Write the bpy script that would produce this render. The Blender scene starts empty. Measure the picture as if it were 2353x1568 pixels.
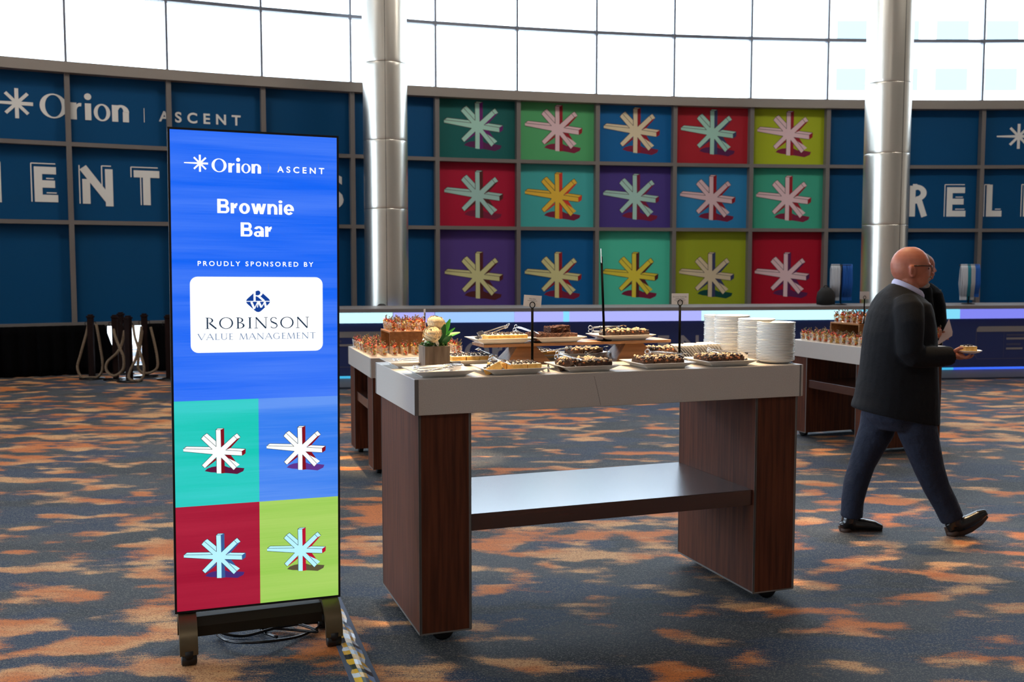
import bpy, bmesh, math, random
from mathutils import Vector, Matrix
random.seed(7)
scn = bpy.context.scene
COL = scn.collection
PI = math.pi

# ------------------------------------------------------------------ camera, world, lights, exposure
H = 1.6
FPX, CX, CY, HORIZON = 2307.0, 1176.5, 784.0, 608.0
PITCH = math.atan((CY - HORIZON) / FPX)
cam = bpy.data.objects.new('camera', bpy.data.cameras.new('camera'))
COL.objects.link(cam)
cam.location = (0, 0, H)
cam.rotation_euler = (PI / 2 - PITCH, 0, 0)
cam.data.sensor_width = 36.0
cam.data.lens = FPX / 2353.0 * 36.0
cam.data.clip_end = 400
cam.data.dof.use_dof = True
cam.data.dof.focus_distance = 4.7
cam.data.dof.aperture_fstop = 4.5
scn.camera = cam

world = bpy.data.worlds.new('daylight'); scn.world = world
world.use_nodes = True
bg = world.node_tree.nodes['Background']
bg.inputs[0].default_value = (0.72, 0.86, 1.0, 1)
bg.inputs[1].default_value = 10.5
scn.view_settings.view_transform = 'Standard'
scn.view_settings.look = 'None'
scn.view_settings.exposure = 0.0
scn.view_settings.gamma = 1.0
scn.view_settings.use_curve_mapping = False
scn.cycles.use_denoising = True
scn.cycles.max_bounces = 8
scn.cycles.diffuse_bounces = 4
scn.cycles.glossy_bounces = 4
scn.cycles.transparent_max_bounces = 12
scn.cycles.sample_clamp_indirect = 6.0
scn.cycles.caustics_reflective = False
scn.cycles.caustics_refractive = False

# the curved window wall: circle centre, radius, bay pitch (angle measured from +Y)
WC = Vector((8.0, -13.92)); WR = 32.0; A0 = -0.4665; DA = 0.0435
def wallp(k, z=0.0, r=WR):
    a = A0 + k * DA
    return Vector((WC.x + r * math.sin(a), WC.y + r * math.cos(a), z))
CEIL = 8.8

def area(name, loc, size, energy, color, rot, sy=None, portal=False):
    l = bpy.data.lights.new(name, 'AREA'); l.shape = 'RECTANGLE'
    l.size = size; l.size_y = sy or size; l.energy = energy; l.color = color
    if portal: l.cycles.is_portal = True
    o = bpy.data.objects.new(name, l); COL.objects.link(o)
    o.location = loc; o.rotation_euler = rot
    return o
for k0 in range(-23, 17, 3):      # portals in the window openings
    p, q = wallp(k0, 0), wallp(k0 + 3, 0)
    m = (p + q) / 2; d = q - p
    ang = math.atan2(d.y, d.x)
    zb = 4.5 if -5 <= k0 else 0.0
    area('window_portal', (m.x, m.y, (zb + CEIL) / 2), d.length, 1, (1, 1, 1), (PI / 2, 0, ang), CEIL - zb, True).rotation_euler = (-PI / 2, 0, ang)
def spot(name, loc, energy, color, cone, blend=0.5, r=0.06, aim=None):
    l = bpy.data.lights.new(name, 'SPOT'); l.energy = energy; l.color = color
    l.spot_size = math.radians(cone); l.spot_blend = blend; l.shadow_soft_size = r
    o = bpy.data.objects.new(name, l); COL.objects.link(o); o.location = loc
    if aim is not None:
        o.rotation_euler = (Vector(aim) - Vector(loc)).to_track_quat('-Z', 'Y').to_euler()
    return o
WARM = (1.0, 0.68, 0.36)
LAMPS = [((-.2, 4.56), 7000, 6.0, (-.218, 4.558)), ((.15, 4.69), 7000, 6.0, (.150, 4.688)), ((.58, 4.84), 8000, 6.0, (.583, 4.841)), ((1.03, 5.0), 9500, 6.2, (1.026, 4.998)),
         ((-0.9, 7.9), 5600, 9, (-0.95, 8.05)), ((-0.4, 8.1), 5600, 7, (-0.5, 8.2)), ((2.0, 6.6), 1500, 12, (2.3, 5.95)),
         ((3.4, 9.0), 1000, 16, (3.2, 8.9))]
for (lx, ly), e, cone, (ax, ay) in LAMPS:
    spot('ceiling_spot', (lx, ly, CEIL - 0.12), e, WARM, cone, 0.6, 0.07, (ax, ay, 1.0))
# added unseen fill lights under the ceiling, brightening camera-facing fronts and the back wall
for (x, y, e) in ((-6, -2.5, 65), (0.3, -3.5, 110), (11, -3.0, 12), (-6, 10.5, 160), (1.5, 12.0, 225), (9, 12.0, 190)):
    area('added_fill_light', (x, y, CEIL - 0.1), 2.4, e, (1.0, 0.93, 0.85), (0, 0, 0), 1.2)

# ------------------------------------------------------------------ pixel helpers (photo pixel + a known depth or height -> world point)
_c, _s = math.cos(PITCH), math.sin(PITCH)
def ray(px, py):
    u = (px - CX) / FPX; v = (CY - py) / FPX
    return Vector((u, _c + v * _s, -_s + v * _c))
def at(px, py, Y):
    d = ray(px, py); return d * (Y / d.y) + Vector((0, 0, H))
def atz(px, py, z):
    d = ray(px, py); return d * ((z - H) / d.z) + Vector((0, 0, H))

# ------------------------------------------------------------------ materials
def lin(c):
    c = c / 255.0
    return c / 12.92 if c <= 0.04045 else ((c + 0.055) / 1.055) ** 2.4
def rgb(r, g, b): return (lin(r), lin(g), lin(b), 1)
MATS = {}
def mat(name, col, rough=0.5, metal=0.0, spec=0.5, emit=None, es=1.0, coat=0.0, noise=None, bump=None):
    if name in MATS: return MATS[name]
    m = bpy.data.materials.new(name); m.use_nodes = True
    nt = m.node_tree; b = nt.nodes['Principled BSDF']
    b.inputs['Base Color'].default_value = col
    b.inputs['Roughness'].default_value = rough
    b.inputs['Metallic'].default_value = metal
    b.inputs['Specular IOR Level'].default_value = spec
    b.inputs['Coat Weight'].default_value = coat
    if emit:
        b.inputs['Emission Color'].default_value = emit
        b.inputs['Emission Strength'].default_value = es
    if noise:                                   # (scale, second colour, stretch xyz)
        sc, c2, st = noise
        tc = nt.nodes.new('ShaderNodeTexCoord'); mp = nt.nodes.new('ShaderNodeMapping')
        mp.inputs['Scale'].default_value = st
        n = nt.nodes.new('ShaderNodeTexNoise'); n.inputs['Scale'].default_value = sc; n.inputs['Detail'].default_value = 6
        r = nt.nodes.new('ShaderNodeMix'); r.data_type = 'RGBA'
        rp = nt.nodes.new('ShaderNodeMapRange'); rp.inputs[1].default_value = 0.35; rp.inputs[2].default_value = 0.65
        nt.links.new(tc.outputs['Object'], mp.inputs[0]); nt.links.new(mp.outputs[0], n.inputs['Vector'])
        nt.links.new(n.outputs['Fac'], rp.inputs[0]); nt.links.new(rp.outputs[0], r.inputs[0])
        r.inputs[6].default_value = col; r.inputs[7].default_value = c2
        nt.links.new(r.outputs[2], b.inputs['Base Color'])
    if bump:
        sc, strength, dist = bump
        tc = nt.nodes.new('ShaderNodeTexCoord')
        n = nt.nodes.new('ShaderNodeTexNoise'); n.inputs['Scale'].default_value = sc; n.inputs['Detail'].default_value = 4
        bp = nt.nodes.new('ShaderNodeBump'); bp.inputs['Strength'].default_value = strength; bp.inputs['Distance'].default_value = dist
        nt.links.new(tc.outputs['Object'], n.inputs['Vector'])
        nt.links.new(n.outputs['Fac'], bp.inputs['Height']); nt.links.new(bp.outputs[0], b.inputs['Normal'])
    MATS[name] = m
    return m
def led(name, r, g, b, s=1.0):
    return mat('led_' + name, (0.01, 0.01, 0.01, 1), 0.5, spec=0.2, emit=rgb(r, g, b), es=s)
def glass(name, tint=(1, 1, 1, 1), gloss=0.08, rough=0.02):
    if name in MATS: return MATS[name]
    m = bpy.data.materials.new(name); m.use_nodes = True; nt = m.node_tree; nt.nodes.clear()
    o = nt.nodes.new('ShaderNodeOutputMaterial'); t = nt.nodes.new('ShaderNodeBsdfTransparent'); t.inputs[0].default_value = tint
    g = nt.nodes.new('ShaderNodeBsdfGlossy'); g.inputs['Roughness'].default_value = rough
    mx = nt.nodes.new('ShaderNodeMixShader'); f = nt.nodes.new('ShaderNodeFresnel'); f.inputs[0].default_value = 1.45
    ml = nt.nodes.new('ShaderNodeMath'); ml.operation = 'MULTIPLY'; ml.inputs[1].default_value = gloss * 10
    nt.links.new(f.outputs[0], ml.inputs[0]); nt.links.new(ml.outputs[0], mx.inputs[0])
    nt.links.new(t.outputs[0], mx.inputs[1]); nt.links.new(g.outputs[0], mx.inputs[2]); nt.links.new(mx.outputs[0], o.inputs[0])
    MATS[name] = m; return m

def carpet_mat():
    m = bpy.data.materials.new('carpet'); m.use_nodes = True; nt = m.node_tree; N = nt.nodes.new; L = nt.links.new
    b = nt.nodes['Principled BSDF']; b.inputs['Roughness'].default_value = 0.72; b.inputs['Specular IOR Level'].default_value = 0.18
    b.inputs['Sheen Weight'].default_value = 0.08; b.inputs['Sheen Roughness'].default_value = 0.5
    tc = N('ShaderNodeTexCoord')
    def nz(scale, st, det=3, rough=0.5, off=(0, 0, 0)):
        mp = N('ShaderNodeMapping'); mp.inputs['Scale'].default_value = st; mp.inputs['Location'].default_value = off
        n = N('ShaderNodeTexNoise'); n.inputs['Scale'].default_value = scale; n.inputs['Detail'].default_value = det; n.inputs['Roughness'].default_value = rough
        L(tc.outputs['Object'], mp.inputs[0]); L(mp.outputs[0], n.inputs['Vector']); return n.outputs['Fac']
    def mth(op, a, c):
        n = N('ShaderNodeMath'); n.operation = op
        for i, x in enumerate((a, c)):
            if isinstance(x, (int, float)): n.inputs[i].default_value = x
            else: L(x, n.inputs[i])
        return n.outputs[0]
    def rng(x, a, c):
        n = N('ShaderNodeMapRange'); n.interpolation_type = 'SMOOTHSTEP'; L(x, n.inputs[0]); n.inputs[1].default_value = a; n.inputs[2].default_value = c; return n.outputs[0]
    def mix(f, a, c):
        n = N('ShaderNodeMix'); n.data_type = 'RGBA'; L(f, n.inputs[0])
        for i, x in ((6, a), (7, c)):
            if isinstance(x, tuple): n.inputs[i].default_value = x
            else: L(x, n.inputs[i])
        return n.outputs[2]
    big = nz(4.4, (0.60, 1.05, 1), 2.0, 0.45, (3.1, 1.7, 0))
    jag = nz(7.0, (0.8, 3.2, 1), 3, 0.6)
    def cells(sc):
        mp = N('ShaderNodeVectorMath'); mp.operation = 'MULTIPLY'; mp.inputs[1].default_value = sc; L(tc.outputs['Object'], mp.inputs[0])
        fl = N('ShaderNodeVectorMath'); fl.operation = 'FLOOR'; L(mp.outputs[0], fl.inputs[0])
        w = N('ShaderNodeTexWhiteNoise'); w.noise_dimensions = '3D'; L(fl.outputs[0], w.inputs['Vector']); return w.outputs['Value']
    tuft = cells((300, 470, 1)); tuft2 = cells((210, 390, 1))
    fib = nz(200, (1, 1, 1), 1, 0.5)
    streak = nz(30, (0.5, 4.0, 1), 2, 0.6)
    s = mth('ADD', big, mth('MULTIPLY', mth('SUBTRACT', jag, 0.5), 0.15))
    s = mth('ADD', s, mth('MULTIPLY', mth('SUBTRACT', tuft, 0.5), 0.085))
    s = mth('ADD', s, mth('MULTIPLY', mth('SUBTRACT', streak, 0.5), 0.16))
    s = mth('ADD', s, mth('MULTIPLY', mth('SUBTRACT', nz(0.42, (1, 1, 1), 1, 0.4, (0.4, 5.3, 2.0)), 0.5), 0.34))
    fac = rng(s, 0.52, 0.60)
    dark = mix(rng(nz(1.1, (0.8, 1.3, 1), 3, 0.5, (7, 2, 0)), 0.40, 0.62), rgb(28, 33, 38), rgb(58, 62, 68))
    dark = mix(rng(mth('ADD', nz(1.6, (0.7, 1.2, 1), 3, 0.5, (1, 9, 0)), mth('MULTIPLY', mth('SUBTRACT', jag, 0.5), 0.2)), 0.47, 0.58), dark, rgb(20, 42, 70))
    dark = mix(rng(tuft2, 0.70, 1.0), dark, rgb(124, 120, 112))
    org = mix(rng(mth('ADD', nz(2.2, (0.7, 1.2, 1), 3, 0.5, (4, 4, 4)), mth('MULTIPLY', mth('SUBTRACT', jag, 0.5), 0.25)), 0.42, 0.62), rgb(216, 122, 48), rgb(226, 174, 118))
    org = mix(rng(tuft2, 0.70, 0.9), org, rgb(160, 88, 42))
    L(mix(fac, dark, org), b.inputs['Base Color'])
    bp = N('ShaderNodeBump'); bp.inputs['Strength'].default_value = 0.35; bp.inputs['Distance'].default_value = 0.004
    L(fib, bp.inputs['Height']); L(bp.outputs[0], b.inputs['Normal'])
    return m

def wood_mat(name, c1, c2, rough, axis=(9, 9, 0.5), coat=0.0):
    m = mat(name, c1, rough, noise=(4.0, c2, axis), coat=coat); return m

WOOD = wood_mat('walnut_laminate', rgb(70, 33, 17), rgb(100, 52, 30), 0.55, (14, 14, 0.7))
WOOD.node_tree.nodes['Principled BSDF'].inputs['Specular IOR Level'].default_value = .3
SHELFM = wood_mat('walnut_shelf', rgb(54, 26, 19), rgb(70, 36, 26), 0.24, (0.7, 14, 14), coat=1.0)
SHELFM.node_tree.nodes['Principled BSDF'].inputs['Coat Roughness'].default_value = 0.25
STONE = mat('grey_stone_laminate', rgb(212, 205, 198), 0.38, noise=(330, rgb(190, 182, 174), (1, 1, 1)))
EDGE = mat('dark_edge_strip', rgb(112, 108, 105), 0.5, metal=0.0)
ALU = mat('thin_metal_edging', rgb(170, 172, 176), 0.3, metal=0.9)
BLACK = mat('black_plastic', rgb(14, 14, 15), 0.5)
BLKMET = mat('black_metal', rgb(16, 16, 17), 0.35, metal=0.4)
BRONZE = mat('dark_bronze_metal', rgb(104, 90, 66), 0.38, metal=0.55)
WHITE = mat('white_porcelain', rgb(246, 243, 237), 0.14, coat=0.3)
STEEL = mat('polished_steel', rgb(215, 215, 218), 0.12, metal=1.0)
GRID = mat('grey_painted_mullion', rgb(118, 112, 108), 0.5)
LEDGE = mat('warm_grey_ledge', rgb(150, 142, 134), 0.55)
FRAME = mat('window_frame_metal', rgb(120, 124, 136), 0.4, metal=0.3)
NAVY = mat('navy_panel', rgb(28, 48, 104), 0.5)
WALLBLUE = mat('blue_wall_vinyl', rgb(0, 74, 122), 0.5, spec=0.2)
LETTER = mat('white_vinyl_letter', rgb(236, 236, 232), 0.5)
BOARDW = wood_mat('oak_board', rgb(138, 100, 70), rgb(104, 72, 48), 0.5, (0.8, 12, 12))
RISERW = wood_mat('beech_riser', rgb(176, 124, 74), rgb(150, 100, 58), 0.5, (0.8, 10, 10))

# ------------------------------------------------------------------ mesh builder
class G:
    def __init__(s): s.v = []; s.f = []; s.m = []; s.sm = []
    def add(s, vs, fs, mi=0, smooth=False, M=None):
        o = len(s.v)
        s.v += [tuple(M @ Vector(p)) if M is not None else tuple(p) for p in vs]
        for f in fs: s.f.append([i + o for i in f]); s.m.append(mi); s.sm.append(smooth)
        return s
    def box(s, x0, x1, y0, y1, z0, z1, mi=0, M=None):
        vs = [(x, y, z) for z in (z0, z1) for y in (y0, y1) for x in (x0, x1)]
        return s.add(vs, [(0, 2, 3, 1), (4, 5, 7, 6), (0, 1, 5, 4), (2, 6, 7, 3), (0, 4, 6, 2), (1, 3, 7, 5)], mi, False, M)
    def rings(s, rs, mi=0, smooth=True, caps=True, closed=False, M=None):
        n = len(rs[0]); vs = [p for r in rs for p in r]; fs = []
        K = len(rs)
        for k in range(K if closed else K - 1):
            a, b = k * n, ((k + 1) % K) * n
            for i in range(n):
                j = (i + 1) % n; fs.append((a + i, a + j, b + j, b + i))
        if caps and not closed: fs.append(tuple(range(n - 1, -1, -1))); fs.append(tuple(range((K - 1) * n, K * n)))
        return s.add(vs, fs, mi, smooth, M)
    def tube(s, pts, r, n=10, mi=0, caps=True, closed=False, M=None, flat=1.0, smooth=True):
        pts = [Vector(p) for p in pts]; K = len(pts); rs = []
        rad = r if isinstance(r, (list, tuple)) else [r] * K
        up = None
        for k in range(K):
            if closed: t = pts[(k + 1) % K] - pts[k - 1]
            else: t = pts[min(k + 1, K - 1)] - pts[max(k - 1, 0)]
            t.normalize()
            if up is None:
                up = Vector((0, 0, 1)) if abs(t.z) < 0.9 else Vector((0, 1, 0))
            a = t.cross(up)
            if a.length < 1e-6: a = t.orthogonal()
            a.normalize(); b = a.cross(t).normalized(); up = b
            rr = rad[k]
            rs.append([pts[k] + a * math.cos(2 * PI * i / n) * rr + b * math.sin(2 * PI * i / n) * rr * flat for i in range(n)])
        return s.rings(rs, mi, smooth, caps, closed, M)
    def lathe(s, prof, n=24, mi=0, M=None, smooth=True, sx=1, sy=1):
        rs = [[(r * math.cos(2 * PI * i / n) * sx, r * math.sin(2 * PI * i / n) * sy, z) for i in range(n)] for r, z in prof]
        return s.rings(rs, mi, smooth, True, False, M)
    def cyl(s, p0, p1, r0, r1=None, n=16, mi=0, M=None, smooth=True):
        return s.tube([p0, p1], [r0, r0 if r1 is None else r1], n, mi, M=M, smooth=smooth)
    def ball(s, c, r, n=10, mi=0, M=None, jit=0.0):
        c = Vector(c); rx, ry, rz = r if isinstance(r, (tuple, list)) else (r, r, r)
        rs = []
        for k in range(1, n // 2 + 1):
            ph = PI * k / (n // 2 + 1)
            rs.append([(c.x + rx * math.sin(ph) * math.cos(2 * PI * i / n) * (1 + random.uniform(-jit, jit)),
                        c.y + ry * math.sin(ph) * math.sin(2 * PI * i / n) * (1 + random.uniform(-jit, jit)), c.z - rz * math.cos(ph)) for i in range(n)])
        return s.rings(rs, mi, True, True, False, M)
    def poly(s, pts, mi=0, M=None): return s.add(pts, [tuple(range(len(pts)))], mi, False, M)
    def plate_poly(s, pts, d, mi=0, M=None):       # a polygon with thickness d (vector)
        n = len(pts); q = [Vector(p) for p in pts]; w = [p + Vector(d) for p in q]
        fs = [tuple(range(n)), tuple(range(2 * n - 1, n - 1, -1))] + [(i, n + i, n + (i + 1) % n, (i + 1) % n) for i in range(n)]
        return s.add(q + w, fs, mi, False, M)
    def mesh(s, name, mats):
        me = bpy.data.meshes.new(name); me.from_pydata(s.v, [], s.f)
        for m in mats: me.materials.append(m)
        me.polygons.foreach_set('material_index', s.m); me.polygons.foreach_set('use_smooth', s.sm)
        me.update(); return me
    def build(s, name, mats, parent=None, bevel=0, M=None, fix=True):
        if not isinstance(mats, (list, tuple)): mats = [mats]
        me = s.mesh(name, mats)
        if fix:
            bm = bmesh.new(); bm.from_mesh(me); bmesh.ops.recalc_face_normals(bm, faces=bm.faces); bm.to_mesh(me); bm.free()
        return link(name, me, parent, bevel, M)
def link(name, me, parent=None, bevel=0, M=None):
    o = bpy.data.objects.new(name, me); COL.objects.link(o)
    if parent: o.parent = parent
    if M is not None: o.matrix_local = M
    if bevel:
        b = o.modifiers.new('edge', 'BEVEL'); b.width = bevel; b.segments = 2; b.limit_method = 'ANGLE'; b.angle_limit = 0.7
    return o
def tag(o, label, cat, group=None, kind=None):
    o['label'] = label; o['category'] = cat
    if group: o['group'] = group
    if kind: o['kind'] = kind
    return o
def thing(name, label, cat, loc=(0, 0, 0), rz=0, group=None, M=None):
    o = bpy.data.objects.new(name, None); COL.objects.link(o); o.empty_display_size = 0.05
    if M is not None: o.matrix_world = M
    else: o.location = loc; o.rotation_euler = (0, 0, rz)
    return tag(o, label, cat, group)
def struct(o): o['kind'] = 'structure'; return o
def dup(root, label=None, group=None, loc=None, rz=None, M=None, scale=None):
    def cp(o, parent):
        c = o.copy(); COL.objects.link(c)
        if parent is not None: c.parent = parent
        for ch in o.children: cp(ch, c)
        return c
    r = cp(root, None)
    if label: r['label'] = label
    if group: r['group'] = group
    if M is not None: r.matrix_world = M
    else:
        if loc is not None: r.location = loc
        if rz is not None: r.rotation_euler = (0, 0, rz)
        if scale: r.scale = scale
    return r
def frame(o, ex, ey=None, ez=None):
    ex = Vector(ex).normalized()
    if ez is None: ez = Vector((0, 0, 1))
    ez = Vector(ez); ey = ez.cross(ex).normalized(); ez = ex.cross(ey).normalized()
    M = Matrix((ex, ey, ez)).transposed().to_4x4(); M.translation = Vector(o); return M
def fuse(g, voxel, smooth=6, factor=0.5):            # join overlapping solids into one continuous surface
    me = g.mesh('tmp', []); bm = bmesh.new(); bm.from_mesh(me); bmesh.ops.recalc_face_normals(bm, faces=bm.faces); bm.to_mesh(me); bm.free()
    o = bpy.data.objects.new('tmp', me); COL.objects.link(o)
    r = o.modifiers.new('r', 'REMESH'); r.mode = 'VOXEL'; r.voxel_size = voxel; r.use_smooth_shade = True
    if smooth:
        sm = o.modifiers.new('s', 'SMOOTH'); sm.iterations = smooth; sm.factor = factor
    dg = bpy.context.evaluated_depsgraph_get(); dg.update()
    out = bpy.data.meshes.new_from_object(o.evaluated_get(dg))
    bpy.data.objects.remove(o); bpy.data.meshes.remove(me)
    out.polygons.foreach_set('use_smooth', [True] * len(out.polygons))
    return out
def fused(name, g, voxel, m, parent, smooth=6, factor=0.5):
    me = fuse(g, voxel, smooth, factor); me.materials.clear(); me.materials.append(m); me.name = name
    return link(name, me, parent)

# ------------------------------------------------------------------ lettering
def text_mesh(txt, bold=0.0, space=1.0):
    cu = bpy.data.curves.new('t', 'FONT'); cu.body = txt; cu.size = 1; cu.offset = bold; cu.space_character = space
    cu.resolution_u = 6; cu.fill_mode = 'BOTH'; cu.dimensions = '2D'
    o = bpy.data.objects.new('t', cu); COL.objects.link(o)
    dg = bpy.context.evaluated_depsgraph_get(); dg.update()
    me = bpy.data.meshes.new_from_object(o.evaluated_get(dg))
    vs = [(v.co.x, v.co.y) for v in me.vertices]; fs = [tuple(p.vertices) for p in me.polygons]
    bpy.data.objects.remove(o); bpy.data.curves.remove(cu); bpy.data.meshes.remove(me)
    return vs, fs
def put_text(g, fn, txt, x0, x1, z0, z1, w, mi, bold=0.0, space=1.0, ref=None):
    """fn(x, z, w) -> 3D point. The text's ink box fills x0..x1; ref's ink heights map to z0..z1."""
    vs, fs = text_mesh(txt, bold, space)
    rv = text_mesh(ref, bold)[0] if ref else vs
    ax, bx = min(v[0] for v in vs), max(v[0] for v in vs); ay, by = min(v[1] for v in rv), max(v[1] for v in rv)
    g.add([fn(x0 + (x1 - x0) * (x - ax) / (bx - ax), z0 + (z1 - z0) * (y - ay) / (by - ay), w) for x, y in vs], fs, mi)
LAYER = [1.5e-4, 0]
def strk(g, fn, a, b, wd, w, mi, wd2=None):
    LAYER[1] = (LAYER[1] + 1) % 8; w += LAYER[0] * LAYER[1]
    wd2 = wd if wd2 is None else wd2
    dx, dz = b[0] - a[0], b[1] - a[1]; L = math.hypot(dx, dz) or 1; nx, nz = -dz / L, dx / L
    g.poly([fn(a[0] + nx * wd / 2, a[1] + nz * wd / 2, w), fn(a[0] - nx * wd / 2, a[1] - nz * wd / 2, w),
            fn(b[0] - nx * wd2 / 2, b[1] - nz * wd2 / 2, w), fn(b[0] + nx * wd2 / 2, b[1] + nz * wd2 / 2, w)], mi)
def ringg(g, fn, c, ro, ri, w, mi, a0=0, a1=2 * PI, n=28, ci=None):
    ci = ci or c; vs = []
    for k in range(n + 1):
        a = a0 + (a1 - a0) * k / n
        vs += [fn(c[0] + ro[0] * math.cos(a), c[1] + ro[1] * math.sin(a), w), fn(ci[0] + ri[0] * math.cos(a), ci[1] + ri[1] * math.sin(a), w)]
    g.add(vs, [(2 * k, 2 * k + 1, 2 * k + 3, 2 * k + 2) for k in range(n)], mi)
def disc(g, fn, c, r, w, mi, n=20, a0=0, a1=2 * PI):
    g.poly([fn(c[0] + r[0] * math.cos(a0 + (a1 - a0) * k / n), c[1] + r[1] * math.sin(a0 + (a1 - a0) * k / n), w) for k in range(n)], mi)
def orion_word(g, fn, x0, x1, z0, hcap, w, mi):
    S = x1 - x0; X = lambda u: x0 + u * S; xh = hcap * 0.70; st = 0.070 * S
    ringg(g, fn, (X(.15), z0 + hcap / 2), (.15 * S, hcap * .51), (.092 * S, hcap * .455), w, mi)
    strk(g, fn, (X(.370), z0), (X(.370), z0 + xh), st, w, mi)
    ringg(g, fn, (X(.446), z0 + xh * .55), (.062 * S, xh * .45), (.04 * S, xh * .25), w, mi, PI * .42, PI * .95, 12)
    strk(g, fn, (X(.533), z0), (X(.533), z0 + xh), st, w, mi)
    disc(g, fn, (X(.533), z0 + hcap * .98), (st * .58, st * .58), w, mi)
    ringg(g, fn, (X(.690), z0 + xh / 2), (.094 * S, xh * .52), (.05 * S, xh * .43), w, mi)
    strk(g, fn, (X(.838), z0), (X(.838), z0 + xh), st, w, mi)
    strk(g, fn, (X(.962), z0), (X(.962), z0 + xh * .62), st, w, mi)
    ringg(g, fn, (X(.905), z0 + xh * .58), (.096 * S, xh * .45), (.03 * S, xh * .30), w, mi, 0, PI * .85, 14)
def spark(g, fn, cx, cz, rv, rh, rl, wd, w, mi):
    strk(g, fn, (cx, cz - rv), (cx, cz + rv), wd, w, mi)
    strk(g, fn, (cx - rl, cz), (cx, cz), wd * .5, w, mi, wd); strk(g, fn, (cx, cz), (cx + rh, cz), wd, w, mi)
    d = rv * .68
    for sx in (-1, 1): strk(g, fn, (cx - d * sx, cz - d), (cx + d * sx, cz + d), wd * .9, w, mi)
def bold_word(g, fn, txt, x0, x1, z0, h, w, mi):
    """Bold grotesque letters for the two big lines of the display."""
    wid = {'B': .68, 'r': .40, 'o': .62, 'w': .86, 'n': .58, 'i': .22, 'e': .60, 'a': .58}; gap = .075; T = .19; xh = .74; t2 = .15
    tot = sum(wid[c] for c in txt) + gap * (len(txt) - 1); k = (x1 - x0) / tot; x = 0
    f = lambda u, v, ww: fn(x0 + u * k, z0 + v * h, ww)
    S = lambda a, b, wd=T: strk(g, f, a, b, wd, w, mi)
    A = lambda c, ro, ri, a0=0, a1=2 * PI, ci=None: ringg(g, f, c, ro, ri, w, mi, a0, a1, 24, ci)
    for c in txt:
        W = wid[c]; L = x + T / 2
        if c == 'B':
            S((L, 0), (L, 1))
            for zc, r, e in ((.735, .265, .93), (.275, .275, 1.0)):
                S((L, zc + r - t2 / 2), (x + W * e - r * .8, zc + r - t2 / 2), t2); S((L, zc - r + t2 / 2), (x + W * e - r * .8, zc - r + t2 / 2), t2)
                A((x + W * e - r * .82, zc), (r * .82, r), (r * .82 - T * .9, r - t2), -PI / 2, PI / 2)
        if c == 'r': S((L, 0), (L, xh)); A((x + W * .96, xh * .52), (W * .62, xh * .48), (W * .62 - T * .9, xh * .48 - t2 * 1.1), PI * .5, PI)
        if c == 'o': A((x + W / 2, xh / 2), (W / 2, xh / 2 + .015), (W / 2 - T, xh / 2 - t2 + .015))
        if c == 'w':
            t3 = T * .98 / W
            for q0, q1, up in ((0, .30, 1), (.30, .5, 0), (.5, .70, 1), (.70, 1, 0)):
                a, b = (q0, q1) if up else (q1, q0); hw = t3 * (.5 if up else -.5)
                a += t3 / 2 if a == 0 else (-t3 / 2 if a == 1 else 0); top, bot = a, b
                g.poly([f(x + W * (top - t3 / 2), xh, w), f(x + W * (top + t3 / 2), xh, w), f(x + W * (bot + t3 / 2), 0, w), f(x + W * (bot - t3 / 2), 0, w)], mi)
        if c == 'n':
            S((L, 0), (L, xh)); S((x + W - T / 2, 0), (x + W - T / 2, xh * .55)); A((x + W / 2 + .015, xh * .54), (W / 2 - .015, xh * .47), (W / 2 - T - .015, xh * .47 - t2), 0, PI * .9)
        if c == 'i': S((L + .01, 0), (L + .01, xh)); disc(g, f, (L + .01, .92), (.115, .10), w, mi)
        if c == 'e': A((x + W / 2, xh / 2), (W / 2, xh / 2 + .015), (W / 2 - T, xh / 2 - t2 + .015), 0, PI * 1.78); S((x + T * .5, xh * .47), (x + W - .002, xh * .47), t2 * .85)
        if c == 'a':
            S((x + W - T / 2, 0), (x + W - T / 2, xh * .60)); A((x + W * .5, xh * .63), (W * .5, xh * .39), (W * .5 - T, xh * .39 - t2), 0, PI * .88)
            A((x + W * .40, xh * .255), (W * .40, xh * .275), (W * .40 - T * .85, xh * .275 - t2 * .78)); S((x + W * .4, xh * .255 + xh * .275 - t2 * .39), (x + W - T / 2, xh * .255 + xh * .275 - t2 * .39), t2 * .78)
        x += W + gap
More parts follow.
